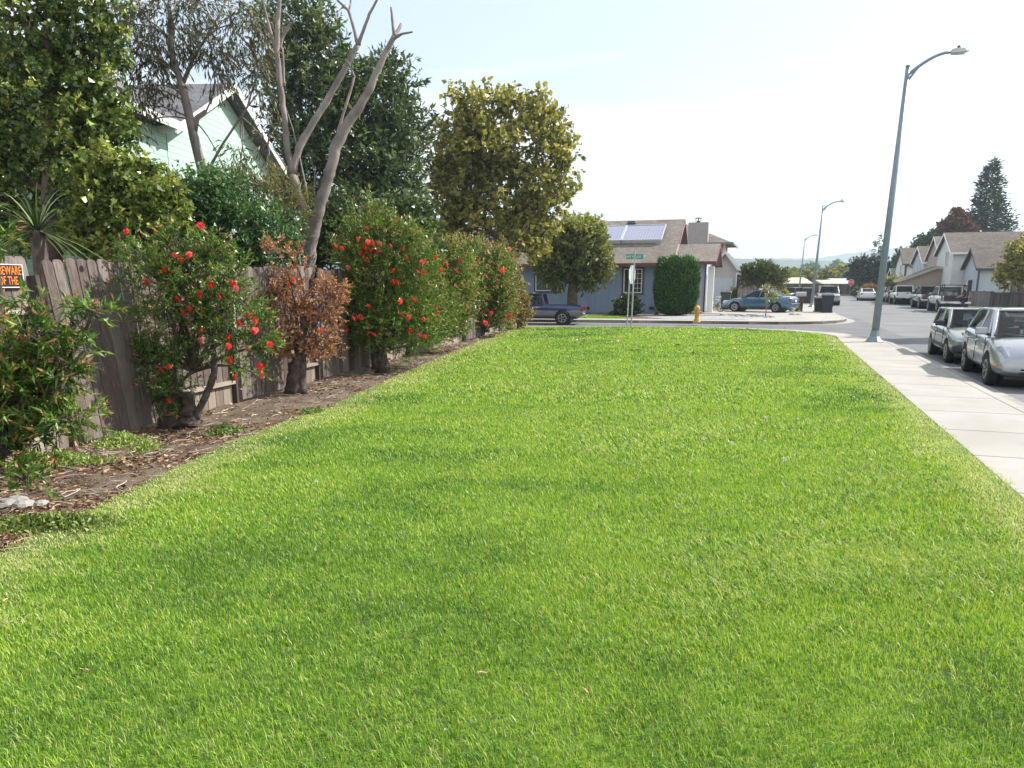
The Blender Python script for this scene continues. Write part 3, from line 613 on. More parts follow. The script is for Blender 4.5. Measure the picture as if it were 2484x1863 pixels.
# ------------------------------------------------------------------ trees
def tree(name, label, base, clumps, Y, ntw, k, L, W, mat, trunk, bark=BARK, group=None, cat='tree', tw=.3, up=.3, spread=.65, shell=.5, droop=0, limbs=True, fol='crown', vshift=0, r0=.08, fork=None, vfun=None):
    """trunk: list of ([(x,y[,dY])...], [radii]) in photo pixels at depth Y; base (x,y) on the ground"""
    b = Vector((at(base[0], base[1], Y).x, Y, 0)); t = thing(name, label, cat, b, group=group)
    cl = pxclumps(clumps, Y)
    if cl:
        P, D, V, T, (Pt, Dt) = crown_pts(cl, ntw, k, tw=tw, up=up, spread=spread, shell=shell, droop=droop)
        V = V+vshift
        if vfun is not None: V = vfun(P, V)
        q_ = .45+.95*RN.random(len(P))**1.5; leafobj(fol, mat, P, D, L*q_, W*q_*(.75+.4*RN.random(len(P))), V, t, ref=b)
    m = MB()
    for pts, rad in trunk:
        W_ = [at(q[0], q[1], Y+(q[2] if len(q) > 2 else 0))-b for q in pts]
        # finer, slightly wavy
        m.tube(W_, rad, 10)
    if cl and limbs and trunk:
        zf = at(fork[0], fork[1], Y).z-b.z if fork else 0; path = []
        for pts, rad in trunk:
            w_ = [at(q[0], q[1], Y+(q[2] if len(q) > 2 else 0))-b for q in pts]
            for i in range(len(w_)-1):
                for q in range(4): path.append((w_[i].lerp(w_[i+1], q/4), rad[i]+(rad[i+1]-rad[i])*q/4))
            path.append((w_[-1], rad[-1]))
        hi = [p_ for p_ in path if p_[0].z > zf-.8] or path[-1:]
        for c in cl:
            e_ = c[0]-b; st_, rr0 = min(hi, key=lambda p_: (p_[0]-e_).length+1.5*max(0, p_[0].z-e_.z+.3)); branches(m, st_, [e_], min(r0, rr0*.8), .012)
        for i in range(0, len(Pt), max(1, len(Pt)//120)):
            q = Vector(Pt[i]); c = min(cl, key=lambda c: (c[0]-q).length)[0]; m.tube([c-b, (c+q)/2-b+Vector((0, 0, .05)), q-b], [.018, .011, .004], 4, cap=False)
    if m.v: m.build('trunk', bark, t, smooth=True, fixn=False)
    return t
M_IVY = leafmat('ivy_leaf', [(0.014, 0.031, 0.016), (0.048, 0.090, 0.026), (0.168, 0.228, 0.048), (0.456, 0.504, 0.108), (0.696, 0.672, 0.168)], [0, .3, .58, .82, 1], trans=.25, rough=.3, spec=.5)
M_IVYY = leafmat('yellowgreen_leaf', [(.02, .042, .015), (.09, .135, .03), (.28, .33, .07), (.54, .54, .15)], trans=.35, rough=.35, spec=.5)
M_OLV = leafmat('willow_leaf', [(.03, .028, .02), (.075, .075, .045), (.15, .15, .085), (.26, .22, .13)], trans=.25, rough=.5)
M_DK = leafmat('dark_tree_leaf', [(0.014, 0.029, 0.014), (0.044, 0.075, 0.031), (0.130, 0.189, 0.065), (0.312, 0.377, 0.143)], [0, .35, .7, 1], trans=.2, rough=.35, spec=.5)
M_SYC = leafmat('sycamore_leaf', [(0.063, 0.063, 0.025), (0.172, 0.172, 0.046), (0.356, 0.345, 0.086), (0.598, 0.517, 0.149), (0.575, 0.310, 0.115)], [0, .35, .65, .88, 1], trans=.35, rough=.45)
M_MID = leafmat('green_vine_leaf', [(0.019, 0.054, 0.024), (0.060, 0.138, 0.050), (0.144, 0.252, 0.090), (0.300, 0.408, 0.168)], [0, .35, .7, 1], trans=.3, rough=.35)
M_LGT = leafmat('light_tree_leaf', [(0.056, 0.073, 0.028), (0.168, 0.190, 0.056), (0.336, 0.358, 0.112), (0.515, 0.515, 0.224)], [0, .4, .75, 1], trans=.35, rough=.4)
# big ivy-covered tree on the left
tree('ivy_covered_tree', 'huge leaning mass of a tree smothered in dark glossy ivy at the top left', (110, 1120), [(60, 60, 110, 110), (190, 80, 80, 110), (150, 210, 110, 110), (60, 250, 120, 120, 1), (200, 300, 100, 90), (120, 400, 120, 100, .5), (30, 420, 80, 110, 1), (220, 420, 80, 80), (250, 200, 50, 80), (200, 500, 70, 60), (80, 540, 110, 60, .8), (-60, 200, 100, 200, 1), (-60, 480, 90, 110, 1), (120, -60, 130, 90), (270, 100, 30, 70), (255, 320, 50, 60), (240, 540, 60, 60)],
     13.0, 3600, 12, .105, .066, M_IVY, [([(110, 1120), (120, 700), (130, 400), (110, 100)], [.22, .2, .16, .1])], tw=.2, up=-.1, spread=.9, shell=.42, droop=.25)
tree('yellow_green_shrub', 'yellow-green leafy climber spilling over the fence below the ivy tree', (310, 980), [(330, 430, 60, 50), (380, 480, 45, 50), (300, 520, 70, 60), (360, 560, 55, 50), (250, 450, 50, 60), (410, 540, 30, 60), (310, 600, 60, 30), (215, 560, 50, 60, .4), (270, 400, 50, 30)],
     12.2, 1500, 13, .10, .060, M_IVYY, [([(310, 980), (315, 700), (310, 520)], [.1, .08, .04])], tw=.2, up=0, spread=.9, droop=.15, cat='shrub')
# strappy palm behind the fence
def strap(name, label, x, y, Y, n, L, w, mat, up=.4, h=1.0, base=None):
    c = at(x, y, Y); b = Vector((c.x, c.y, 0)); t = thing(name, label, 'palm', b); m = MB()
    for i in range(n):
        a = random.uniform(0, 6.283); e = random.uniform(-.35, 1.2); d = Vector((math.cos(a)*math.cos(e), math.sin(a)*math.cos(e), math.sin(e))); s = Vector((-math.sin(a), math.cos(a), 0)); p = c-b; l = L*random.uniform(.7, 1.1); pts = []
        for j in range(5): tt = j/4; pts.append((p+d*l*tt+Vector((0, 0, -.35*l*tt*tt)), w*(1-.8*tt)))
        vs = [q for (P_, w_) in pts for q in (P_-s*w_, P_+s*w_)]; m.add(vs, [(2*j, 2*j+1, 2*j+3, 2*j+2) for j in range(4)], random.random())
    m.build('fronds', mat, t, fixn=False); k = MB(); k.tube([(0, 0, 0), (0, 0, c.z)], [.12, .09], 8); k.build('trunk', BARK, t); return t
strap('strap_leaf_palm', 'dark palm with long narrow strap leaves just above the fence at far left', 90, 560, 9.6, 90, .95, .016, M_DK)
# wispy willow-like tree
wil = [(420, 60, 60, 60), (470, 20, 60, 50), (360, 50, 50, 60), (330, 130, 50, 60), (385, 140, 40, 45), (330, 215, 40, 40), (395, 205, 30, 30), (540, 130, 36, 36), (630, 220, 14, 60), (560, 60, 60, 60), (520, 185, 28, 26), (650, 350, 16, 60), (320, 300, 18, 40), (610, 440, 40, 25), (545, 415, 40, 22), (585, 385, 20, 30), (610, 60, 50, 60), (290, 60, 40, 60), (500, 130, 45, 35), (635, 180, 22, 70), (345, 255, 22, 30)]
tree('wispy_tree', 'slender tree with drooping thin grey-green leaves in front of the pale green house', (512, 900), wil, 15.5, 1500, 10, .12, .024, M_OLV,
     [([(512, 900), (505, 560), (495, 430), (470, 330), (445, 220), (420, 140), (412, 60), (410, -40)], [.12, .11, .1, .09, .075, .05, .04, .03]), ([(470, 330), (478, 285), (500, 270)], [.06, .05, .045]), ([(440, 210), (470, 140), (520, 60), (560, -20)], [.045, .03, .02, .015]), ([(495, 430), (540, 350), (600, 260), (640, 120)], [.03, .025, .02, .012])], bark=BARKG, tw=.40, up=-.1, spread=.35, droop=.5, r0=.018, fork=(440, 190), shell=.5)
# bare pruned tree
def bare():
    Y = 14.9; b = G(735, 905); b = Vector((at(735, 905, Y).x, Y, 0)); t = thing('pruned_tree', 'tall bare grey tree with pruned stub limbs rising above the fence', 'tree', b)
    def z3(q): return (560+.3737*q[0], .3737*q[1])
    L = [([(470, 2400), (490, 1800), (520, 1560), (545, 1450), (590, 1290), (640, 1130), (680, 960), (740, 830), (830, 700), (900, 580), (950, 460), (1000, 350), (1060, 235)], [.26, .22, .19, .18, .165, .16, .155, .14, .125, .11, .095, .08, .075]),
         ([(1060, 235), (1050, 140), (1040, 45)], [.05, .038, .028]), ([(1060, 235), (1090, 190), (1105, 155)], [.055, .05, .04]), ([(1062, 245), (1110, 220), (1180, 207)], [.05, .035, .02]),
         ([(520, 1560), (480, 1400), (440, 1260), (400, 1130)], [.15, .14, .13, .12]),
         ([(400, 1130), (440, 960), (520, 820), (620, 660), (700, 520), (770, 390), (825, 290)], [.11, .11, .1, .095, .085, .08, .075]),
         ([(825, 290), (860, 200), (900, 90), (960, -20)], [.06, .05, .04, .03]), ([(825, 290), (795, 170), (765, 70), (690, 0)], [.055, .045, .04, .03]), ([(765, 80), (778, 20), (775, -60)], [.035, .03, .02]),
         ([(400, 1130), (370, 980), (345, 740), (315, 520), (300, 340), (305, 150), (320, -30)], [.10, .09, .085, .08, .07, .065, .05]),
         ([(315, 320), (335, 240), (375, 170), (408, 140)], [.05, .045, .04, .035]), ([(408, 140), (385, 110), (362, 88)], [.04, .03, .02]),
         ([(290, 330), (250, 180), (215, 40), (190, -60)], [.05, .04, .03, .02]), ([(345, 560), (340, 420), (335, 310)], [.04, .035, .03]),
         ([(690, 960), (700, 840), (745, 690), (785, 560), (800, 500)], [.05, .045, .04, .035, .035]), ([(800, 500), (775, 430), (745, 380)], [.035, .022, .012]),
         ([(505, 1380), (490, 1230), (450, 1040), (400, 830), (350, 680)], [.03, .03, .025, .02, .012]), ([(400, 1150), (330, 1040), (250, 930)], [.03, .02, .012]), ([(570, 1330), (540, 1260), (545, 1110), (500, 990)], [.025, .02, .015, .01])]
    L = [(p_, [q_*.66 for q_ in r_]) for p_, r_ in L]; m = MB()
    for pts, rad in L[:1]:
        m.tube(*rough([at(*z3(q), Y)-b for q in pts], rad, 5, .07), 12)
    m.build('trunk', BARKG, t, smooth=True, fixn=False)
    for i, (pts, rad) in enumerate(L[1:]):
        m = MB(); dy = 0; off = .25*math.sin(i*2.1)
        W = [at(*z3(q), Y+off*(j/(len(pts)-1)))-b for j, q in enumerate(pts)]
        m.tube(*rough(W, rad, 4, .09), 8); m.build('branch', BARKG, t, smooth=True, fixn=False)
bare()
wt = [(700, 60, 70, 60), (770, 140, 80, 70), (850, 200, 70, 60), (740, 250, 90, 80), (820, 330, 100, 80), (930, 240, 60, 60), (960, 320, 60, 60), (900, 410, 100, 80), (980, 210, 35, 40), (1010, 310, 30, 30), (780, 430, 110, 80), (960, 480, 70, 70), (700, 160, 50, 80), (860, 520, 90, 60), (985, 420, 40, 60), (760, 60, 30, 40), (1040, 285, 14, 14), (690, 330, 40, 60), (930, 180, 40, 40), (800, 85, 15, 30), (700, 480, 80, 60), (735, 45, 15, 35), (900, 560, 90, 45)]
tree('dark_evergreen_tree', 'large dark green evergreen tree behind the bare pruned tree', (850, 800), wt, 31.0, 3700, 12, .255, .095, M_DK, [([(850, 800), (855, 600), (850, 400), (820, 200)], [.3, .26, .2, .1])], tw=.6, up=.35, spread=.6, shell=.42, r0=.16, fork=(850, 560))
syc = [(1110, 300, 40, 45), (1180, 280, 60, 52), (1270, 288, 54, 54), (1330, 330, 45, 60), (1100, 370, 60, 60), (1200, 370, 90, 70), (1310, 420, 70, 70), (1110, 470, 60, 70), (1200, 480, 90, 70), (1320, 500, 60, 50), (1150, 550, 80, 45), (1240, 560, 80, 40), (1370, 440, 25, 45), (1070, 420, 25, 60), (1290, 560, 60, 45), (1090, 560, 40, 40), (1150, 240, 14, 22), (1225, 240, 18, 18), (1305, 250, 14, 20), (1090, 230, 10, 20)]
tree('sycamore_tree', 'broad round sycamore turning brown and yellow above the farther bottlebrushes', (1225, 800), syc, 36.0, 2700, 9, .24, .18, M_SYC, [([(1225, 800), (1228, 700), (1240, 625), (1262, 575), (1290, 520)], [.35, .33, .3, .24, .14]), ([(1180, 800), (1200, 650), (1215, 560), (1190, 440)], [.22, .2, .15, .1])], bark=BARKG, tw=.55, up=.4, spread=.8, shell=.42, r0=.12, fork=(1235, 560))
mid = [(500, 470, 60, 50), (450, 520, 50, 60), (560, 520, 70, 60), (480, 590, 70, 45), (600, 580, 60, 45), (660, 560, 50, 50), (550, 620, 100, 30), (640, 620, 60, 30), (430, 590, 40, 40), (700, 610, 30, 30), (560, 455, 40, 25)]
tree('green_climber', 'bushy fresh green climber behind the fence between the ivy and the pruned tree', (560, 930), mid, 13.6, 2600, 13, .07, .035, M_MID, [([(560, 930), (555, 700), (550, 600)], [.08, .07, .05])], tw=.2, up=.2, spread=.8, cat='shrub', shell=.45)
M_BRM = leafmat('broom_leaf', [(.06, .06, .02), (.15, .15, .04), (.28, .26, .08)], trans=.3)
tree('feathery_shrub', 'olive feathery shrub tops at the foot of the bare pruned tree', (680, 880), [(690, 470, 35, 40), (710, 520, 35, 40), (620, 450, 40, 25), (660, 500, 30, 30), (560, 440, 30, 20)], 14.2, 520, 12, .10, .012, M_BRM, [([(680, 880), (690, 600)], [.05, .03])], tw=.25, up=.6, spread=.3, cat='shrub')
drk = [(790, 570, 40, 50), (840, 540, 60, 60), (960, 560, 60, 50), (1010, 590, 45, 45), (900, 610, 100, 30), (770, 640, 40, 40), (1000, 530, 40, 40), (740, 610, 30, 40)]
tree('dark_hedge_bush', 'dark bush filling the gap behind the tallest bottlebrush', (900, 840), drk, 17.5, 1700, 12, .11, .06, M_DK, [([(900, 840), (900, 620)], [.1, .07])], tw=.25, cat='shrub')
# ------------------------------------------------------------------ houses
M_PANE = glassmat('window_glass', (.06, .07, .08))
M_PANEB = flat('pane_dark', (.018, .02, .028), .08, spec=.8, var=.4, scale=1)
M_WHT = flat('white_trim', (.72, .72, .70), .5, var=.05)
M_BLK = flat('black_plastic', (.02, .02, .022), .5, var=.2)
def window(parent, c, ang, w, h, frame, trim=None, mull=1, bars=0, grid=0):
    """centre c on the wall surface, ang = rotation of the wall's x axis, outside is local -y"""
    m = MB(); fw = .055
    rz = ang; o_ = Vector(c)
    for cx, cz, dx, dz in ((0, h/2-fw/2, w, fw), (0, -h/2+fw/2, w, fw), (-w/2+fw/2, 0, fw, h-2*fw), (w/2-fw/2, 0, fw, h-2*fw)): m.box((cx, -.02, cz), (dx, .07, dz))
    for i in range(mull): m.box((-w/2+w*(i+1)/(mull+1), -.016, 0), (fw*.8, .05, h-2*fw))
    f = m.build('window', frame, parent, loc=o_, rz=rz)
    p = MB(); p.box((0, .008, 0), (w-2*fw, .012, h-2*fw)); p.build('pane', M_PANEB, f)
    if grid:
        g = MB()
        for i in range(1, grid): g.box((w/4, -.008, -h/2+h*i/grid), (w/2-2*fw, .018, .02))
        g.box((w/4, -.0081, 0), (.02, .0181, h-2*fw)); g.build('glazing_bars', frame, f)
    if trim:
        m = MB(); tw = .09
        for cx, cz, dx, dz in ((0, h/2+tw/2, w+2*tw, tw), (0, -h/2-tw/2, w+2*tw, tw), (-w/2-tw/2, 0, tw, h), (w/2+tw/2, 0, tw, h)): m.box((cx, -.012, cz), (dx, .05, dz))
        m.build('window_trim', trim, f)
    return f
def gable(p, x0, x1, y0, y1, ze, zr, axis, ov, rake, wallm, roofm, fascia, z0=0, th=.12, gutter=True, wallname='wall', ends=None):
    """walls + pitched roof in the house's own frame; ridge runs along axis"""
    m = MB()
    if axis == 'x':
        ym = (y0+y1)/2; sl = (zr-ze)/((y1-y0)/2)
        m.add([(x0, y0, z0), (x1, y0, z0), (x1, y1, z0), (x0, y1, z0), (x0, y0, ze), (x1, y0, ze), (x1, y1, ze), (x0, y1, ze), (x0, ym, zr), (x1, ym, zr)],
              [(0, 1, 5, 4), (2, 3, 7, 6), (1, 2, 6, 9, 5), (3, 0, 4, 8, 7), (3, 2, 1, 0), (4, 5, 9, 8), (6, 7, 8, 9)])
        w = m.build(wallname, wallm, p); r = MB(); xa, xb = x0-rake, x1+rake
        for s, ya in ((1, y0), (-1, y1)):
            e = (ya-s*ov, ze-ov*sl); a = [(xa, e[0], e[1]+.03), (xb, e[0], e[1]+.03), (xb, ym, zr+.03), (xa, ym, zr+.03)]
            r.slab(a, (0, 0, th))
        rf = r.build('roof', roofm, p); f = MB()
        for ya, s in ((y0, 1), (y1, -1)): f.box(((xa+xb)/2, ya-s*(ov+.02), ze-ov*sl+.05), (xb-xa, .03, .17))
        for xx in (xa-.012, xb+.012):
            for ya, s in ((y0, 1), (y1, -1)): f.slab([(xx-.012, ya-s*ov, ze-ov*sl-.06), (xx-.012, ym, zr-.06), (xx-.012, ym, zr+.14), (xx-.012, ya-s*ov, ze-ov*sl+.14)], (.024, 0, 0))
        f.build('fascia', fascia, p)
    else:
        xm = (x0+x1)/2; sl = (zr-ze)/((x1-x0)/2)
        m.add([(x0, y0, z0), (x1, y0, z0), (x1, y1, z0), (x0, y1, z0), (x0, y0, ze), (x1, y0, ze), (x1, y1, ze), (x0, y1, ze), (xm, y0, zr), (xm, y1, zr)],
              [(0, 1, 5, 8, 4), (2, 3, 7, 9, 6), (1, 2, 6, 5), (3, 0, 4, 7), (3, 2, 1, 0), (5, 6, 9, 8), (7, 4, 8, 9)])
        w = m.build(wallname, wallm, p); r = MB(); ya, yb = y0-rake, y1+rake
        for s, xa in ((1, x0), (-1, x1)):
            e = (xa-s*ov, ze-ov*sl); r.slab([(e[0], ya, e[1]+.03), (e[0], yb, e[1]+.03), (xm, yb, zr+.03), (xm, ya, zr+.03)], (0, 0, th))
        rf = r.build('roof', roofm, p); f = MB()
        for xa, s in ((x0, 1), (x1, -1)): f.box((xa-s*(ov+.02), (ya+yb)/2, ze-ov*sl+.05), (.03, yb-ya, .17))
        for yy in (ya-.012, yb+.012):
            for xa, s in ((x0, 1), (x1, -1)): f.slab([(xa-s*ov, yy-.012, ze-ov*sl-.06), (xm, yy-.012, zr-.06), (xm, yy-.012, zr+.14), (xa-s*ov, yy-.012, ze-ov*sl+.14)], (0, .024, 0))
        f.build('fascia', fascia, p)
    return w, rf
SH_TAN = shingles('shingles_tan', [(.115, .10, .092), (.165, .145, .132), (.225, .20, .182)])
SH_GRY = shingles('shingles_grey', [(.075, .075, .085), (.12, .12, .135), (.17, .165, .18)])
SH_BRN = shingles('shingles_brown', [(.075, .064, .06), (.115, .10, .092), (.16, .14, .128)])
TRIM_RED = flat('red_trim', (.15, .035, .035), .55)
# pale green house on the left
def green_house():
    A = R(-4); fwd = Vector((-math.sin(A), math.cos(A), 0)); 
    E1 = at(426, 295, 19.4); P = Vector((E1.x, E1.y, 0)); t = thing('pale_green_house', 'pale mint green two-storey house with white fascia behind the left trees', 'house', P, -R(4))
    ws = siding('mint_siding', (.36, .51, .44), .16, 'Z', .72); z = E1.z
    ap = at(552, 205, P.y+3.6)
    gable(t, -9, -.45, 0.35, 7.0, z-.05, ap.z-.1, 'x', .35, .45, ws, SH_GRY, M_WHT)
    # nearer wing with its eave towards the lawn
    m = MB(); m.prism([(-6.5, -2.2), (-.46, -2.2), (-.46, .34), (-6.5, .34)], 0, z-.12); m.build('wing', ws, t)
    r = MB(); r.slab([(0, -2.6, z-.06), (0, .5, z-.06), (-3.4, 3.4, z+1.75), (-3.4, -.3, z+1.75)], (0, 0, .12)); r.slab([(0.01, -2.62, z-.05), (-3.4, -.32, z+1.76), (-6.9, -2.62, z-.05)], (0, 0, .12)); r.build('wing_roof', SH_GRY, t)
    f = MB(); f.box((.02, -1.05, z-.07), (.03, 3.2, .2)); f.box((-3.4, -2.64, z-.07), (6.9, .03, .2)); f.build('fascia', M_WHT, t)
    d = MB(); d.tube([(-.41, -2.1, z-.2), (-.41, -2.1, .2)], .04, 8); d.build('downspout', M_WHT, t)
green_house()
def white_house():
    P = Vector((-9.6, 11.0, 0)); t = thing('white_house', 'white sunlit house wall glimpsed through the ivy at far left', 'house', P)
    gable(t, -7, 0, -6.5, 3.2, 5.4, 7.2, 'y', .4, .4, siding('white_siding', (.5, .53, .54), .18, 'Z', .8), SH_GRY, M_WHT)
    window(t, (.0, 1.2, 1.9), math.pi/2, 1.2, 1.1, M_WHT)
white_house()
# blue corner house
def blue_house():
    A = R(18); P = G(1640, 757); P = Vector((8.1, 43.9, 0)); RZ = 5.5; t = thing('blue_corner_house', 'single-storey blue-grey corner house with tan shingle roof, red trim and solar panels', 'house', P, -A)
    ws = siding('blue_siding', (.23, .30, .43), .42, 'H', .78, .6); ws2 = siding('blue_siding_pale', (.36, .38, .47), .42, 'H', .8, .6)
    # frame: x along the front (to the right is nearer), y into the lot
    gable(t, -17.5, .5, 0, 10.0, 2.98, RZ, 'x', .55, .75, ws, SH_TAN, TRIM_RED)
    gable(t, .51, 2.85, 1.9, 9.0, 2.98, 4.0, 'x', .55, .6, ws2, SH_TAN, TRIM_RED, wallname='garage_wall')
    # white soffit board on the high rake
    f = MB(); s = (RZ-2.98)/5.0
    f.slab([(1.24, -.55, 2.98-.55*s-.1), (1.24, 5, RZ-.12), (1.24, 5, RZ+.11), (1.24, -.55, 2.98-.55*s+.16)], (.03, 0, 0)); f.build('rake_board', M_WHT, t)
    # windows with dark trim
    dk = flat('dark_trim', (.03, .03, .06), .5)
    inv = Matrix.Rotation(A, 4, 'Z')
    def onwall(x, y, h=None):
        # intersection of the photo ray with the front wall
        a = G(x, 5000) if False else None
        p0 = Vector((0, 0, H)); d = (at(x, y, 40)-p0); n = Vector((math.sin(A), math.cos(A), 0)); k = (P-p0).dot(n)/d.dot(n); q = p0+d*k-P
        return (inv.to_3x3() @ q)
    a = onwall(1514, 652); b = onwall(1557, 711); window(t, ((a.x+b.x)/2, -.03, (a.z+b.z)/2), 0, abs(b.x-a.x), abs(a.z-b.z), M_WHT, dk, 1, grid=5)
    a = onwall(1300, 655); b = onwall(1355, 706); window(t, ((a.x+b.x)/2, -.03, (a.z+b.z)/2), 0, abs(b.x-a.x), abs(a.z-b.z), M_WHT, dk, 1)
    v = MB()
    for (x0, y0, x1, y1) in ((1575, 745, 1588, 750), (1418, 745, 1430, 750), (1493, 745, 1500, 750)):
        a = onwall(x0, y0); b = onwall(x1, y1); v = MB(); v.box(((a.x+b.x)/2, -.02, (a.z+b.z)/2), (b.x-a.x, .05, .17)); v.build('crawl_vent', M_BLK, t)
    s = (RZ-2.98)/5.0; al = math.atan(s); 
    # solar panels on the front slope: three, each a grid of cells
    cell, nt, bb = newmat('solar_cell'); tc = nt.nodes.new('ShaderNodeTexCoord'); br = nd(nt, 'ShaderNodeTexBrick', Scale=1.0); br.offset = 0
    br.inputs['Brick Width'].default_value = .16; br.inputs['Row Height'].default_value = .16; br.inputs['Mortar Size'].default_value = .006
    br.inputs['Color1'].default_value = (.12, .13, .24, 1); br.inputs['Color2'].default_value = (.14, .15, .27, 1); br.inputs['Mortar'].default_value = (.4, .42, .5, 1)
    nt.links.new(tc.outputs['Object'], br.inputs['Vector']); nt.links.new(br.outputs['Color'], bb.inputs['Base Color']); bb.inputs['Roughness'].default_value = .22; bb.inputs['Coat Weight'].default_value = 1; bb.inputs['Coat Roughness'].default_value = .12
    for i, xc in enumerate((-.95, -3.4, -5.85)):
        y = 2.68; z = 2.98+y*s+.2+.14
        m = MB(); m.box((0, 0, 0), (2.36, 2.15, .05)); o = m.build('solar_panel', cell, t, loc=(xc, y, z+.06)); o.rotation_euler = (al, 0, 0)
        r = MB()
        for xx in (-1.19, 1.19): r.box((xx, 0, .01), (.05, 2.21, .085))
        for yy in (-1.09, 1.09): r.box((0, yy, .0102), (2.33, .04, .082))
        r.box((0, -1.12, -.1), (2.4, .03, .18)); q = r.build('panel_frame', flat('aluminium', (.62, .64, .66), .35, .6), o)
    for i, (xc, y) in enumerate(((-2.0, 4.5), (-8.2, 4.5))):
        z = 2.98+y*s+.16; m = MB(); m.box((0, 0, .09), (.55, .35, .16), top=.8); m.build('roof_vent', SH_GRY, t, loc=(xc, y, z))
    m = MB(); m.tube([(-4.6, 4.6, 2.98+4.6*s+.1), (-4.6, 4.6, 2.98+4.6*s+.5)], .05, 8); m.tube([(-4.65, 4.3, 5.5), (-4.3, 4.95, 5.9)], .02, 6); m.box((-4.7, 4.3, 5.35), (.3, .12, .06)); m.build('vent_pipe', M_WHT, t)
    c = MB(); c.box((.5, -.015, 1.5), (.09, .05, 2.9)); c.build('corner_board', ws2, t)
    c = MB(); c.box((2.87, 1.88, 1.45), (.08, .08, 2.85)); c.build('corner_board', flat('dark_trim', (.03, .03, .06)), t)
    # garage front facing the driveway
    g = MB(); g.box((2.89, 5.4, 1.15), (.06, 4.6, 2.2)); d = g.build('garage_door', M_WHT, t)
    g = MB(); g.box((3.15, 2.6, 1.35), (.35, .35, 2.7)); g.build('white_column', M_WHT, t)
    d = MB(); d.tube([(2.5, 1.82, 2.75), (2.5, 1.82, .1)], .03, 6); d.build('downspout', ws2, t)
    return t
blue_house()
def tall_house():
    P = Vector((18.4, 67.0, 0)); A = R(19); t = thing('peach_house', 'two-storey peach house with green-edged hip roof and square chimney behind the blue house', 'house', P, -A)
    peach = flat('peach_stucco', (.50, .34, .29), .8, var=.06); grn = flat('green_edge', (.10, .22, .17), .6)
    def px(x): return None
    m = MB(); m.prism([(-9, 0), (0, 0), (0, 8), (-9, 8)], 0, 5.2); m.build('wall', peach, t)
    r = MB(); z = 5.15; q = [(-10, -.8), (.9, -.8), (.9, 8.8), (-10, 8.8)]; v = [(a, b, z) for a, b in q]+[(-6.0, 4, 7.3), (-4.0, 4, 7.3)]
    r.add(v, [(0, 1, 5, 4), (1, 2, 5), (2, 3, 4, 5), (3, 0, 4), (3, 2, 1, 0)]); r.build('roof', SH_TAN, t)
    f = MB(); f.box((-4.55, -.83, z-.02), (10.9, .05, .16)); f.box((.93, 4, z-.02), (.05, 9.6, .16)); f.build('fascia', grn, t)
    c = MB(); c.box((-2.05, -.5, 3.45), (1.7, .9, 6.9)); ch = c.build('chimney', flat('chimney_siding', (.33, .30, .30), .7, var=.06), t)
    k = MB(); k.tube([(-2.1, -.5, 6.9), (-2.1, -.5, 7.05)], .16, 10); k.tube([(-2.1, -.5, 7.25), (-2.1, -.5, 7.3)], .3, 10)
    for a in range(4): k.bar((-2.1+.22*math.cos(a*1.57), -.5+.22*math.sin(a*1.57), 6.95), (-2.1+.22*math.cos(a*1.57), -.5+.22*math.sin(a*1.57), 7.25), .04)
    k.build('chimney_cap', M_BLK, ch)
    g = MB(); g.box((.15, .2, 2.6), (.2, .5, 5.1)); g.build('corner_trim', M_WHT, t)
    # low garage wing with grey roof
    gable(t, -.6, 1.9, -6.0, -.1, 2.5, 4.1, 'y', .35, .4, flat('cream_wall', (.52, .50, .47), .7, var=.05), SH_GRY, M_WHT, wallname='garage_wall')
    g = MB(); g.box((.5, -6.03, 1.1), (1.7, .05, 2.1)); g.build('garage_door', flat('garage_paint', (.55, .6, .66), .5, var=.05), t)
    g = MB(); g.box((1.75, -6.2, 1.3), (.35, .3, 2.55)); g.build('porch_post', M_WHT, t)
tall_house()
# ------------------------------------------------------------------ things by the blue house
rt = [(1345, 595, 34, 34), (1400, 580, 50, 34), (1335, 640, 32, 38), (1390, 640, 50, 42), (1445, 605, 32, 38), (1448, 650, 32, 32), (1420, 668, 38, 24), (1350, 675, 26, 18), (1385, 558, 34, 16), (1432, 570, 26, 20), (1315, 622, 14, 24), (1430, 552, 10, 16), (1370, 550, 8, 16)]
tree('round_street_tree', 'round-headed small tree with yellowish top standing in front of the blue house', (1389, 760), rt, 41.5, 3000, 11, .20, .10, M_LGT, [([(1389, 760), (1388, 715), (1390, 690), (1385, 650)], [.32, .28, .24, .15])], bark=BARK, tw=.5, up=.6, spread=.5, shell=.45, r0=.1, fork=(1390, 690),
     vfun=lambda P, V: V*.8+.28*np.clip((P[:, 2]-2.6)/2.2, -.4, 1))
M_CYP = leafmat('hedge_leaf', [(.012, .04, .012), (.028, .085, .02), (.065, .17, .03), (.13, .26, .05)], trans=.2, rough=.5)
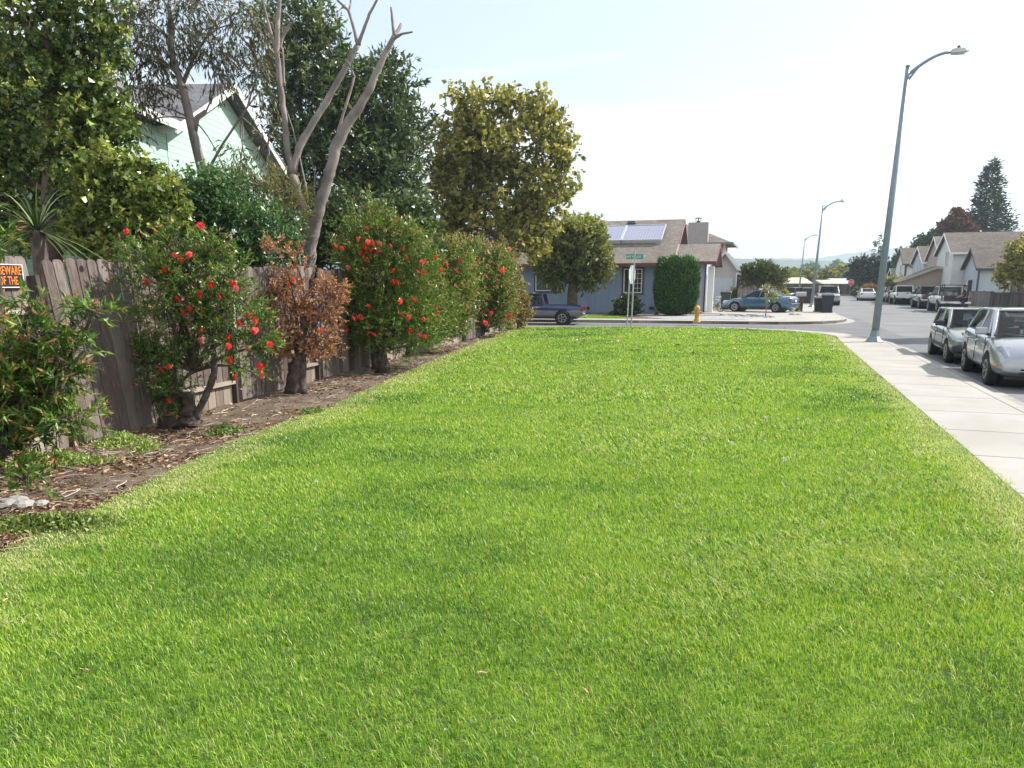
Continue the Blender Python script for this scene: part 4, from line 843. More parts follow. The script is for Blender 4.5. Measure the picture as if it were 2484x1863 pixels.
def hedge():
    Y = 41.2; b = Vector((at(1637, 760, Y).x, Y, 0)); t = thing('clipped_cypress_hedge', 'tall clipped rounded-box green cypress against the blue house', 'hedge', b)
    m = ppm(Y); top = at(1637, 634, Y).z; w = 46/m; n = 26000
    u = RN.uniform(-1, 1, (n, 3)); ax = RN.integers(0, 3, n); sg = np.sign(RN.normal(size=n)); u[np.arange(n), ax] = sg
    # superellipsoid column
    e = 5.0; r = (np.abs(u[:, 0])**e+np.abs(u[:, 1])**e+np.abs(u[:, 2])**e)**(-1/e); u = u*r[:, None]
    zz = (u[:, 2]+1)/2; k = 1-.16*np.clip(1-zz*3, 0, 1); P = np.stack([u[:, 0]*w*k, u[:, 1]*w*.85*k, zz*(top-.12)+.12], 1)*(1+.03*np.sin(u[:, 0:1]*9)*np.sin(u[:, 2:3]*11))
    sh_ = 1+.06*(RN.random(n) > .93)+.03*np.sin(P[:, 0]*5+P[:, 2]*3)*np.sin(P[:, 2]*4-P[:, 1]*6); P *= (.955+.07*RN.random((n, 1)))*sh_[:, None]; D = unit(u*.6+np.array([0, 0, .9])+RN.normal(size=(n, 3))*.4)
    leafobj('foliage', M_CYP, P, D, .12+.08*RN.random(n), .05, RN.random(n), t)
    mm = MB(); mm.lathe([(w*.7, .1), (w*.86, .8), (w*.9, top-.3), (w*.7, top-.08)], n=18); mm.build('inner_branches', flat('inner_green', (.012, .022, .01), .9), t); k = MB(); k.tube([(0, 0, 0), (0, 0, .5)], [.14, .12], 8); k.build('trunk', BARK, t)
hedge()
tree('round_dark_bush', 'small dark rounded bush below the blue house window', (1523, 765), [(1523, 745, 24, 22), (1515, 738, 18, 16), (1532, 735, 18, 16)], 41.8, 900, 10, .13, .08, M_DK, [([(1523, 765), (1523, 745)], [.06, .04])], cat='shrub', tw=.12, shell=.35)
for i, (x, y, r, l) in enumerate([(1486, 762, 7, 'tiny low plant left of the round dark bush'), (1598, 763, 8, 'small low plant with pale stones left of the clipped cypress'), (1678, 765, 7, 'pale low plant at the right foot of the clipped cypress')]):
    tree('low_plant', l, (x, y+4), [(x, y, r, r*.7)], 42.2, 60, 9, .1, .05, M_LGT if i else M_DK, [], cat='plant', tw=.1)
STEEL = flat('galvanised_steel', (.42, .44, .45), .4, .7, var=.15, scale=6)
GREY = flat('grey_paint_pole', (.20, .245, .30), .45, .2, var=.12, scale=4)
def street_signs():
    # foreground pole on the lawn edge: stop sign seen from behind and a street name blade
    p = G(1531, 791); Y = p.y; zt = at(1540, 618, Y).z; t = thing('stop_sign', 'stop sign seen from behind, with a green street name plate on top of its pole', 'sign', p)
    m = MB(); m.tube([(0, 0, -.1), (.06, 0, zt+.5-.35)], .032, 8); m.build('pole', STEEL, t)
    c = at(1536, 666, Y)-p; m = MB(); rr_ = .40; a0 = R(62)
    pts = [(math.cos(R(22.5+45*i))*rr_, math.sin(R(22.5+45*i))*rr_) for i in range(8)]
    X = Vector((math.cos(a0), math.sin(a0), 0)); N = Vector((-math.sin(a0), math.cos(a0), 0))
    m.add([X*a*1.02+Vector((0, 0, b))+N*s for s in (0, .012) for a, b in pts], [tuple(range(8)), tuple(range(8, 16))[::-1]]+[(i, 8+i, 8+(i+1) % 8, (i+1) % 8) for i in range(8)])
    o = m.build('octagonal_plate', flat('plate_back', (.55, .58, .58), .35, .3, var=.06), t, loc=c+N*.04)
    p1 = at(1519, 622, Y)-p; p2 = at(1560, 623, Y)-p; cc = (p1+p2)/2
    g = flat('sign_green', (.01, .24, .20), .5, var=.05); m = MB(); m.box((0, 0, 0), ((p2-p1).length, .012, .19)); bl = m.build('street_name_plate', g, t, loc=cc)
    text('lettering', 'LAKE VILLAGE', .125, flat('sign_white', (.8, .8, .8)), bl, (-.06, -.009, 0), (math.pi/2, 0, 0), sx=.80)
    text('lettering', 'DR', .07, flat('sign_white', (.8, .8, .8)), bl, (.41, -.009, .02), (math.pi/2, 0, 0), sx=.9)
    m = MB(); m.box((0, .0, -.16), (.12, .02, .16)); m.box((-.02, .02, -.14), (.1, .02, .2)); m.build('bracket', flat('plate_back', (.55, .58, .58)), t, loc=cc)
    q = G(1521, 783); t2 = thing('sign_post', 'bare thin steel post standing just left of the stop sign', 'post', q)
    m = MB(); zt2 = at(1526, 673, q.y).z; m.tube([(0, 0, -.1), (.05, 0, zt2)], .03, 8); m.build('post_tube', STEEL, t2)
    m = MB(); m.lathe([(.05, 0), (.05, .03), (.032, .04)], n=10); m.build('collar', STEEL, t2)
street_signs()
def hydrant():
    p = G(1690, 781.5); t = thing('fire_hydrant', 'yellow fire hydrant on the far sidewalk', 'fire hydrant', p); t.scale = (.86, .86, .86); y = flat('hydrant_yellow', (.50, .29, .05), .55, var=.2, scale=8)
    m = MB(); m.lathe([(.19, 0), (.19, .05), (.15, .07), (.15, .16), (.115, .18), (.11, .62), (.15, .65), (.15, .70)], n=16); m.build('barrel', y, t, smooth=False)
    m = MB(); m.lathe([(.145, .70), (.13, .78), (.08, .85), (.035, .87), (.035, .93), (0, .93)], n=16); m.build('cap', y, t)
    for a in (0, math.pi, -math.pi/2):
        m = MB(); d = Vector((math.cos(a), math.sin(a), 0)); m.tube([d*.1+Vector((0, 0, .5)), d*.19+Vector((0, 0, .5)), d*.19+Vector((0, 0, .5)), d*.24+Vector((0, 0, .5))], [.05, .05, .07, .07], 10); m.build('outlet', y, t)
hydrant()
def lamp(label, x, y, top, lean=0.0, hgt=None, arm=1.0, sc=1.0):
    p = G(x, y); t = thing('street_lamp', label, 'street lamp', p, group='street lamps along the left kerb'); h = hgt or (at(x, top, p.y).z)
    X = Vector((math.cos(PH), -math.sin(PH), 0)); L = lambda z: X*lean*z/h+Vector((0, 0, z))
    m = MB(); m.tube([L(.28), L(h*.5), L(h)], [.105, .085, .06], 12); m.tube([L(h), L(h+.04)], [.07, .05], 12); m.build('pole', GREY, t, smooth=True)
    m = MB(); m.lathe([(.24, 0), (.24, .03), (.21, .06), (.14, .16), (.115, .34)], n=8); m.box((0, 0, .004), (.46, .46, .02), -PH); m.build('base', GREY, t)
    a0 = L(h-.22); pts = [a0+X*(arm*u)+Vector((0, 0, .50*math.sin(u*math.pi/2))) for u in [i/8 for i in range(9)]]
    m = MB(); m.tube(pts, [.045]*5+[.04]*4, 8); m.tube([a0-Vector((0, 0, .18)), a0+X*arm*.25+Vector((0, 0, .16))], .03, 6); m.build('arm', GREY, t, smooth=True)
    e = pts[-1]; m = MB()
    for s, w, hh in ((0, .05, .05), (.08, .11, .09), (.3, .15, .10), (.48, .13, .07), (.58, .05, .03)): pass
    st = [(0, .05, .05), (.05, .12, .10), (.22, .15, .12), (.37, .13, .07), (.46, .05, .03)]; Yd = Vector((X.y, -X.x, 0)); vs = []
    for s, w, hh in st: vs += [e+X*s+Yd*a*w+Vector((0, 0, b*hh)) for a, b in ((-1, -.5), (1, -.5), (.8, .6), (-.8, .6))]
    m.add(vs, [(i*4+k, i*4+(k+1) % 4, (i+1)*4+(k+1) % 4, (i+1)*4+k) for i in range(4) for k in range(4)]+[(3, 2, 1, 0), (16, 17, 18, 19)]); hd = m.build('lamp_head', flat('lamp_head_grey', (.45, .47, .48), .4, .3), t, bevel=.01)
    m = MB(); c = e+X*.2; m.lathe([(.04, 0), (.04, .07), (.02, .09)], tuple(c+Vector((0, 0, .06))), 10); m.build('photocell', M_BLK, hd)
    m = MB(); m.box(tuple(e+X*.28-Vector((0, 0, .05))), (.16, .16, .04), -PH); m.build('lens', flat('lens', (.6, .62, .6), .2), hd)
    return t
lamp('nearest tall grey street lamp on the sidewalk, leaning over the road', 2120, 829, 163, lean=.17)
lamp('middle street lamp beside the wheelie bins', 1968, 745, 500, lean=.25)
lamp('farthest and smallest street lamp behind the olive tree', 1936, 721.5, 577, lean=.3)
# ------------------------------------------------------------------ vehicles
TYRE = flat('tyre_rubber', (.018, .018, .019), .85, var=.2); RIM = flat('rim_alloy', (.45, .46, .48), .3, .8, var=.1); RIMD = flat('rim_dark', (.05, .05, .055), .5, .3)
GLS = glassmat('car_glass', (.38, .43, .43), .45); GLSD = glassmat('car_glass_dark', (.05, .06, .065), .4); CHR = flat('chrome', (.6, .6, .62), .15, 1, var=.05)
INT = flat('car_interior', (.05, .055, .07), .8, var=.2); LRED = flat('tail_red', (.25, .015, .015), .25, coat=1); LAMP = flat('headlamp', (.26, .29, .33), .10, .4, coat=1, var=.25, scale=14); AMB = flat('amber', (.65, .2, .05), .25, coat=1)
PLATE = flat('plate_white', (.75, .77, .8), .4, var=.03); DKP = flat('dark_trim_plastic', (.035, .035, .04), .55)
def paint(n, c, metal=.55, rough=.32): return flat('paint_'+n, c, rough, metal, var=.04, scale=2, coat=1)
def wheel(t, x, y, r, side, spokes=5, rim=RIM, w=.2):
    m = MB(); h = w/2; m.lathe([(r*.62, -h), (r*.93, -h), (r, -h*.7), (r, h*.7), (r*.93, h), (r*.62, h)], n=22, axis='y'); o = m.build('wheel', TYRE, t, loc=(x, y, r), smooth=False)
    m = MB(); s = side*(h+.006); m.lathe([(r*.64, s-.03*side), (r*.64, s), (r*.56, s), (r*.54, s-.04*side)], n=22, axis='y'); m.lathe([(0, s-.01*side), (r*.14, s-.01*side), (r*.14, s-.05*side)], n=10, axis='y')
    for i in range(spokes):
        a = i*2*math.pi/spokes; d = Vector((math.cos(a), 0, math.sin(a))); m.bar(d*r*.1+Vector((0, s-.03*side, 0)), d*r*.58+Vector((0, s-.018*side, 0)), r*.17, .03)
    m.build('rim', rim, o); m = MB(); m.lathe([(0, s-.06*side), (r*.62, s-.06*side)], n=18, axis='y'); m.build('brake_disc', RIMD, o)
def outward(o):
    bm = bmesh.new(); bm.from_mesh(o.data); bmesh.ops.remove_doubles(bm, verts=bm.verts, dist=1e-5); bmesh.ops.recalc_face_normals(bm, faces=bm.faces)
    if bm.calc_volume(signed=True) < 0: bmesh.ops.reverse_faces(bm, faces=bm.faces)
    bm.to_mesh(o.data); bm.free()
def carve(body, mb, pm):
    c = mb.build('cutter', pm); outward(c); outward(body); md = body.modifiers.new('b', 'BOOLEAN'); md.object = c; md.operation = 'DIFFERENCE'; md.solver = 'EXACT'; bake(body); bpy.data.objects.remove(c)
def vehicle(name, label, pos, head, S, cat='car', group='parked cars along the street'):
    """local frame: +x forward, +y left; heading = rotation of +x"""
    sc = S.get('sc', .92); t = thing(name, label, cat, pos, head, group); t.scale = (sc, sc, sc)
    L, W = S['L'], S['W']; prof = S['prof']; pm = S['paint']; hl = L/2; zb = S.get('zb', .24); wr = S['wr']; wx = S['wx']
    # body: stations along x
    ring = lambda w, zt, z0, cr: [(0, z0), (.72*w, z0), (.93*w, z0+min(.05, (zt-z0)*.12)), (w, z0+min(.22, (zt-z0)*.35)), (w*.995, z0+(zt-z0)*.62), (w*.965, zt-min(.05, (zt-z0)*.15)), (w*.87, zt), (w*.45, zt+cr), (0, zt+cr)]
    vs = []; st = prof; n = 16
    for (x, zt, *r) in st:
        f = abs(x)/hl; w = W/2*(1-.13*max(0, (f-.72)/.28)**2-.0); z0 = zb+(.10 if f > .96 else (.03 if f > .85 else 0)); w *= r[0] if r else 1
        h = ring(w, zt, z0, .035 if S.get('crown', 1) else .0); full = [(a, b) for a, b in h]+[(-a, b) for a, b in h[1:-1]][::-1]; vs.append([(x, a, b) for a, b in full])
    N = len(vs[0]); m = MB(); m.add([q for r_ in vs for q in r_], [(i*N+k, i*N+(k+1) % N, (i+1)*N+(k+1) % N, (i+1)*N+k) for i in range(len(vs)-1) for k in range(N)]+[tuple(range(N))[::-1], tuple((len(vs)-1)*N+k for k in range(N))])
    body = m.build('body', pm, None, smooth=True, sub=2); bake(body)
    if S.get('bed'):
        a, b, z1 = S['bed']; cb_ = MB(); cb_.box(((a+b)/2, 0, z1+1), (abs(b-a), W-.22, 2.0)); carve(body, cb_, pm)
    for x in wx:
        for s in (-1, 1):
            cut = MB(); cut.lathe([(wr*1.2, s*(W/2-.26)), (wr*1.2, s*(W/2+.3))], (x, 0, wr*1.02), 24, 'y'); carve(body, cut, pm)
    for p in body.data.polygons: p.use_smooth = True
    bv = body.modifiers.new('w', 'EDGE_SPLIT'); bv.split_angle = R(38); bake(body); body.parent = t
    for x in wx:
        m = MB(); m.lathe([(wr*1.22, -(W/2-.25)), (0, -(W/2-.25))], (x, 0, wr*1.02), 20, 'y'); m.lathe([(wr*1.22, (W/2-.25)), (0, (W/2-.25))], (x, 0, wr*1.02), 20, 'y'); m.lathe([(wr*1.195, -(W/2-.24)), (wr*1.195, (W/2-.24))], (x, 0, wr*1.02), 20, 'y'); m.build('wheel_arch', M_BLK, t, fixn=False)
        for s in (-1, 1): wheel(t, x, s*(W/2-.115), wr, s, S.get('spokes', 6), S.get('rim', RIM))
    m = MB(); m.box((0, 0, zb+.02), (L*.86, W*.72, .12)); m.build('underbody', M_BLK, t)
    # greenhouse
    xb, xt, rt_, rb, zbe, zr, yb, yr = S['cab']; zrb = S.get('zrb', zbe)
    base = {'f': [(xb, yb, zbe), (xb, -yb, zbe)], 'r': [(rb, yb, zrb), (rb, -yb, zrb)]}; B = lambda x, s, z: Vector((x, s*yb*(1-.13*max(0, min(1, (xb-x)/(xb-rb)))**2), z)); Tp = lambda x, s: Vector((x, s*yr, zr-.035))
    m = MB(); cr = .05; nx = 6; rows = []
    for i in range(nx+1):
        x = rt_+(xt-rt_)*i/nx; e = 4*(i/nx)*(1-i/nx); row = []
        for j in range(9):
            y = -1+j/4; row.append((x, y*yr*1.02, zr-.045+cr*(1-y*y)*.7+cr*.5*e))
        rows.append(row)
    NV = 9*(nx+1); top = [q for r_ in rows for q in r_]; bot = [(x, y, z-.035) for x, y, z in top]
    fs = [(i*9+j, i*9+j+1, (i+1)*9+j+1, (i+1)*9+j) for i in range(nx) for j in range(8)]; fs += [tuple(NV+a for a in q)[::-1] for q in fs]
    rim_ = [j for j in range(9)]+[i*9+8 for i in range(1, nx+1)]+[nx*9+j for j in range(7, -1, -1)]+[i*9 for i in range(nx-1, 0, -1)]
    fs += [(rim_[i], rim_[(i+1) % len(rim_)], NV+rim_[(i+1) % len(rim_)], NV+rim_[i]) for i in range(len(rim_))]
    m.add(top+bot, fs); m.build('roof', pm, t, smooth=True)
    m = MB(); pw = S.get('pw', .07)
    bp = S.get('bp', [(xb+rb)/2+.1])
    for s in (-1, 1):
        m.bar(B(xb, s, zbe-.04), Tp(xt, s), pw, .06); m.bar(B(rb, s, zrb-.04), Tp(rt_, s), S.get('cw', .14), .07)
        for x in bp:
            u = (x-rb)/(xb-rb); zz = zrb+(zbe-zrb)*u; m.bar(B(x, s, zz-.05), Tp(rt_+(xt-rt_)*min(1, max(0, (x-rb)/(xb-rb))), s), .07, .045)
        m.bar(Tp(rt_, s)+Vector((0, 0, .0)), Tp(xt, s), .05, .05)
    m.bar(Tp(xt, 1), Tp(xt, -1), .05, .05); m.bar(Tp(rt_, 1), Tp(rt_, -1), .05, .06)
    m.build('pillars', pm, t, bevel=.012)
    g = S.get('glass', GLS); gr = S.get('rglass', g)
    def pane(nm, pts, mt):
        c = sum((Vector(p) for p in pts), Vector())/4; m = MB(); m.add([c+(Vector(p)-c)*.985 for p in pts], [(0, 1, 2, 3)]); m.build(nm, mt, t)
    pane('windshield', [B(xb, 1, zbe), B(xb, -1, zbe), Tp(xt, -1), Tp(xt, 1)], g); pane('rear_window', [B(rb, 1, zrb), B(rb, -1, zrb), Tp(rt_, -1), Tp(rt_, 1)], gr)
    for s in (-1, 1):
        xs = [rb]+sorted(bp)+[xb]
        for a, b in zip(xs[:-1], xs[1:]):
            f = lambda x: rt_+(xt-rt_)*(x-rb)/(xb-rb); zf = lambda x: zrb+(zbe-zrb)*(x-rb)/(xb-rb)
            pane('side_window', [B(a, s, zf(a)), B(b, s, zf(b)), Tp(f(b), s), Tp(f(a), s)], gr if a == rb and len(xs) > 2 else g)
    for (p1, p2, p3, p4), nm in (((B(xb, 1, zbe), B(xb, -1, zbe), Tp(xt, -1), Tp(xt, 1)), 'windshield_seal'), ((B(rb, 1, zrb), B(rb, -1, zrb), Tp(rt_, -1), Tp(rt_, 1)), 'rear_window_seal')):
        c = (p1+p2+p3+p4)/4; q = [c+(p_-c)*.93 for p_ in (p1, p2, p3, p4)]; nrm = (p2-p1).cross(p3-p2).normalized(); nrm = nrm if (nrm.x > 0) == (nm[0] == 'w') else -nrm; m = MB()
        for i in range(4): m.bar(q[i]+nrm*.004, q[(i+1) % 4]+nrm*.004, .03, .012)
        m.build(nm, M_BLK, t)
    # interior
    m = MB(); fx = xb-.95
    seats = [(fx, 1), (fx, -1)]+([(rb+.75, .9), (rb+.75, -.9)] if S.get('rear', 1) else [])
    for x, s in seats:
        y = s*W*.22; m.box((x, y, zbe-.12), (.16, .46, .5)); m.box((x-.05, y, zbe+.24), (.1, .26, .2), top=.85)
    m.box((xb-.2, 0, zbe-.06), (.4, W*.78, .1)); m.build('seats', INT, t, bevel=.03)
    if S.get('front', 1):
        m = MB(); m.box((xt-.05+.1, 0, zr-.17), (.03, .22, .06)); m.build('interior_mirror', M_BLK, t)
        m = MB(); a = Vector((xb-.75, yb*.45, zbe+.12)); m.tube([a+Vector((0, .17*math.cos(q), .17*math.sin(q))) for q in [i*math.pi/6 for i in range(13)]], .015, 5, cap=False); m.build('steering_wheel', M_BLK, t)
        m = MB()
        for s in (-.1, .8): m.bar((xb+.05, s*yb, zbe+.02), (xb-.12, (s-.65)*yb, zbe+.11), .02)
        m.build('wipers', M_BLK, t)
    for s in (-1, 1):
        m = MB(); m.box((0, 0, 0), (.10, .22, .14), top=.9); o = m.build('side_mirror', S.get('mirror', pm), t, loc=(xb-.28, s*(yb+.16), zbe+.09), bevel=.025); m = MB(); m.bar((0, -s*.08, -.05), (.05, -s*.22, -.09), .05); m.build('mirror_arm', M_BLK, o)
        for x in S.get('seams', [xb-.15, xb-1.2]): seam = MB(); seam.bar((x, s*(W/2+.001), zb+.1), (x, s*(W/2*.985), zbe-.03), .012, .012); seam.build('door_seam', M_BLK, t)
        for x in S.get('handles', [xb-1.0]): hd = MB(); hd.box((x, s*(W/2*.995), zbe-.14), (.17, .05, .035)); hd.build('door_handle', S.get('handle', pm), t, bevel=.01)
    for nm, mt, c, d, *tp in S.get('bits', []):
        m = MB(); m.box((0, 0, 0), d, top=tp[0] if tp else 1); o = m.build(nm, mt, t, loc=c, bevel=min(d)*.3)
        if len(tp) > 1: o.rotation_euler = tp[1]
    return t
def heading(deg): return R(90)-PH+R(deg)       # 0 = driving away from the camera along the road
SIL = paint('silver', (.34, .36, .40), .6, .3); SILW = paint('pale_silver', (.42, .44, .46), .45, .3)
hatch = dict(L=4.31, W=1.70, wr=.31, wx=(1.33, -1.22), zb=.22, spokes=7, paint=SIL, cab=(1.28, .30, -1.05, -1.72, .95, 1.46, .77, .58), zrb=1.02, bp=[.95, -.22], cw=.16,
    prof=[(-2.15, .62), (-2.1, .88), (-1.95, 1.0), (-1.5, 1.01), (-.8, .99), (.2, .96), (1.1, .94), (1.45, .90), (1.8, .80), (2.02, .66), (2.11, .56, .97), (2.155, .44, .9)], seams=[1.0, .0, -.95], handles=[.15, -.82],
    bits=[('headlight', LAMP, (1.90, .60, .685), (.44, .30, .10), .7, (0, R(38), R(-20))), ('headlight', LAMP, (1.90, -.60, .685), (.44, .30, .10), .7, (0, R(38), R(20))), ('grille', M_BLK, (2.125, 0, .56), (.06, .5, .035)), ('grille', M_BLK, (2.13, 0, .36), (.06, .84, .11)), ('grille_bar', CHR, (2.165, 0, .365), (.02, .86, .018)),
          ('licence_plate', PLATE, (2.19, 0, .42), (.015, .31, .155)), ('side_marker', AMB, (1.94, .80, .46), (.16, .03, .05), 1, (0, 0, R(-14))), ('side_marker', AMB, (1.94, -.80, .46), (.16, .03, .05), 1, (0, 0, R(14))), ('antenna', M_BLK, (.1, .2, 1.51), (.03, .02, .09))])
p = G(2381, 930, -.15)
pr_pos = Vector((9.05, 14.35, -.15))
def place(front_left, S, head):
    """stand the car so that its front-left wheel touches the given ground point"""
    sc = S.get('sc', .92); d = Vector((math.cos(head), math.sin(head), 0)); l = Vector((-d.y, d.x, 0)); return front_left-d*S['wx'][0]*sc-l*(S['W']/2-.1)*sc
h1 = heading(180-3.5)
t = vehicle('hatchback_car', 'silver rounded hatchback nearest the camera, parked at the right edge facing us', Vector((0, 0, 0)), h1, dict(hatch, sc=.94))
def place_right(P, S, head, sc):
    d = Vector((math.cos(head), math.sin(head), 0)); r = Vector((d.y, -d.x, 0)); return P-d*S['wx'][0]*sc-r*(S['W']/2-.1)*sc
t.location = place_right(Vector((8.88, 13.75, -.148)), hatch, h1, .94)
text('plate_number', '4', .11, flat('plate_blue', (.03, .05, .2)), t, (2.2, -.10, .42), (math.pi/2, 0, math.pi/2), ext=.001)
GRN = paint('grey_green', (.25, .275, .27), .5, .32)
wagon = dict(L=3.98, W=1.66, wr=.29, wx=(1.25, -1.2), zb=.2, spokes=8, paint=GRN, cab=(.85, .15, -1.35, -1.85, .90, 1.36, .74, .60), zrb=.93, bp=[-.25], cw=.10, mirror=M_BLK,
    prof=[(-1.99, .5), (-1.95, .85), (-1.85, .9), (-1.2, .91), (0, .90), (.85, .88), (1.3, .82), (1.75, .72), (1.93, .66), (1.985, .56, .98)], seams=[.7, -.45], handles=[-.3],
    bits=[('headlight', LAMP, (1.95, .52, .56), (.1, .42, .12)), ('headlight', LAMP, (1.95, -.52, .56), (.1, .42, .12)), ('turn_signal', AMB, (1.97, .40, .385), (.08, .26, .07)), ('turn_signal', AMB, (1.97, -.40, .385), (.08, .26, .07)),
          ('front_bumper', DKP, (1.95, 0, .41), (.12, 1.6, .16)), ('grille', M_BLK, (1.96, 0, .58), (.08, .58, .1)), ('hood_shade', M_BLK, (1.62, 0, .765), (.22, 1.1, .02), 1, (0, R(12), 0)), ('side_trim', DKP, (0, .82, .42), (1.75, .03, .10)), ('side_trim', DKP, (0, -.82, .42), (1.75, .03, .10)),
          ('licence_plate', PLATE, (2.02, 0, .40), (.012, .3, .14)), ('front_valance', M_BLK, (1.92, 0, .25), (.12, 1.45, .12))])
h2 = heading(180-1.5)
t = vehicle('old_hatchback_car', 'older grey-green hatchback with black bumper parked behind the silver one', Vector((0, 0, 0)), h2, dict(wagon, sc=.92)); t.location = place_right(Vector((10.42, 17.75, -.148)), wagon, h2, .92)
# blue sedan in the driveway
BLU = paint('blue', (.075, .15, .25), .5, .3)
sedan = dict(L=4.75, W=1.8, wr=.32, wx=(1.42, -1.35), zb=.22, spokes=8, paint=BLU, cab=(1.0, .15, -.85, -1.72, .98, 1.45, .78, .60), zrb=1.02, bp=[-.2, -1.2], cw=.10,
    prof=[(-2.37, .6), (-2.33, .95), (-2.2, 1.03), (-1.8, 1.03), (-.8, 1.0), (.4, .96), (1.0, .93), (1.6, .86), (2.05, .76), (2.28, .64), (2.375, .48, .92)], seams=[.75, -.25, -1.2], handles=[-.08, -1.05],
    bits=[('headlight', LAMP, (2.14, .66, .68), (.36, .3, .14), .8, (0, R(14), R(-22))), ('headlight', LAMP, (2.14, -.66, .68), (.36, .3, .14), .8, (0, R(14), R(22))), ('tail_light', LRED, (-2.26, .72, .82), (.2, .3, .2)), ('tail_light', LRED, (-2.26, -.72, .82), (.2, .3, .2)), ('side_trim', BLU, (0, .895, .52), (1.9, .03, .05)),
          ('grille', M_BLK, (2.33, 0, .52), (.06, .7, .12)), ('rear_bumper', BLU, (-2.34, 0, .5), (.12, 1.6, .2)), ('licence_plate', PLATE, (-2.4, 0, .75), (.012, .3, .15))])
a = Vector((at(1783, 740, 46.6).x, 46.6, .008)); b = Vector((at(1882, 740, 45.1).x, 45.1, .008)); hs = math.atan2(a.y-b.y, a.x-b.x); scs = (a-b).length/2.77
d = (a-b).normalized(); l = Vector((-d.y, d.x, 0)); mid_ = (a+b)/2-d*.035*scs-l*.8*scs
vehicle('blue_sedan', 'blue sedan parked in the blue house driveway, seen from its side', mid_, hs, dict(sedan, sc=scs), group=None)
# pickup parked in the side street, facing left
BP = None
def twotone():
    m, nt, b = newmat('paint_two_tone'); tc = nt.nodes.new('ShaderNodeTexCoord'); sp = nt.nodes.new('ShaderNodeSeparateXYZ'); nt.links.new(tc.outputs['Object'], sp.inputs[0])
    nt.links.new(ramp(nt, sp.outputs[2], [(.17, .18, .20), (.17, .18, .20), (.012, .016, .10), (.012, .016, .10)], [0, .735, .745, 1]), b.inputs['Base Color']); b.inputs['Metallic'].default_value = .3; b.inputs['Roughness'].default_value = .3; b.inputs['Coat Weight'].default_value = 1; return m
BP = twotone()
pick = dict(L=4.9, W=1.75, wr=.35, wx=(1.55, -1.4), zb=.34, spokes=5, crown=0, paint=BP, cab=(1.05, .55, -.28, -.42, 1.02, 1.62, .78, .66), bp=[], cw=.1, rear=0, bed=(-.6, -2.33, .62),
    prof=[(-2.45, .9), (-2.42, 1.0), (-2.3, 1.02), (-1.2, 1.02), (-.45, 1.02), (.3, 1.02), (1.0, 1.0), (1.5, .97), (2.2, .9), (2.4, .8), (2.45, .6, .95)], seams=[.9, -.38], handles=[-.12], handle=CHR,
    bits=[('tail_light', LRED, (-2.42, .77, .84), (.09, .14, .3)), ('tail_light', LRED, (-2.42, -.77, .84), (.09, .14, .3)), ('rear_bumper', CHR, (-2.52, 0, .55), (.14, 1.7, .16)), ('front_bumper', CHR, (2.48, 0, .5), (.14, 1.7, .18)), ('headlight', LAMP, (2.42, .62, .72), (.1, .36, .18)), ('headlight', LAMP, (2.42, -.62, .72), (.1, .36, .18)), ('tailgate_handle', M_BLK, (-2.46, 0, .9), (.03, .3, .08))])
hp = math.pi-R(12); sc_ = .88
wp = Vector((at(1364, 785, 34.3).x, 34.3, -.147)); d = Vector((math.cos(hp), math.sin(hp), 0)); l = Vector((-d.y, d.x, 0))
vehicle('blue_pickup', 'two-tone navy and silver small pickup truck in the side street behind the hedge', wp-d*pick['wx'][1]*sc_-l*(pick['W']/2-.1)*sc_, hp, dict(pick, sc=sc_), cat='pickup truck', group=None)
# right-hand row, seen from behind
def clone(S, **k): q = dict(S); q.update(k); return q
TRK = clone(pick, W=1.95, wr=.42, zb=.5, L=5.3, prof=[(x*1.08, z+.17) if len(q) == 0 else (x*1.08, z+.17, q[0]) for x, z, *q in pick['prof']], cab=(1.1, .55, -.55, -.68, 1.19, 1.82, .86, .72), bed=(-.85, -2.5, .78), wx=(1.65, -1.55),
    bits=[('tail_light', LRED, (-2.63, .88, 1.0), (.09, .10, .30)), ('tail_light', LRED, (-2.63, -.88, 1.0), (.09, .10, .30)), ('rear_bumper', CHR, (-2.74, 0, .68), (.16, 1.9, .17)), ('tailgate', None, (-2.66, 0, 1.0), (.03, 1.5, .38)), ('tailgate_handle', M_BLK, (-2.685, 0, 1.1), (.02, .24, .07)), ('licence_plate', PLATE, (-2.84, 0, .7), (.012, .3, .14))], glass=GLSD)
def trk(S, pm, **k):
    S = clone(S, paint=pm, **k); S['bits'] = [(n, pm if m is None else m, *r) for n, m, *r in S['bits']]; return S
def by_rear(x, y, S, head, t_left, sc):
    """rear-left wheel stands at the ground point under pixel (x,y)"""
    P = G(x, y, -.148); d = Vector((math.cos(head), math.sin(head), 0)); l = Vector((-d.y, d.x, 0)); return P-d*S['wx'][1]*sc-l*(S['W']/2-.1)*sc
T1 = trk(TRK, paint('gold_silver', (.36, .35, .31), .5, .35), glass=GLS); T1['bits'] = [(n_, M_BLK if n_ == 'tailgate' else m_, *r_) for n_, m_, *r_ in T1['bits']]  # black tailgate paints the shaded dark of an open bed into its colour
tp = by_rear(2273, 757, T1, heading(0), 0, .92)
t = vehicle('work_pickup', 'pale pickup truck with an open rack and gear in its bed, a person behind it', tp, heading(0), T1, cat='pickup truck')
m = MB()
for s in (-.75, .75):
    for x in (-.95, -1.7, -2.45): m.bar((x, s, 1.0), (x, s, 1.95 if x < -1 else 1.85), .05)
    m.bar((-.95, s, 1.85), (-2.45, s, 1.95), .05)
for x in (-.95, -2.45): m.bar((x, -.75, 1.9), (x, .75, 1.9), .05)
m.build('rack', M_BLK, t)
m = MB(); rq = random.Random(2)
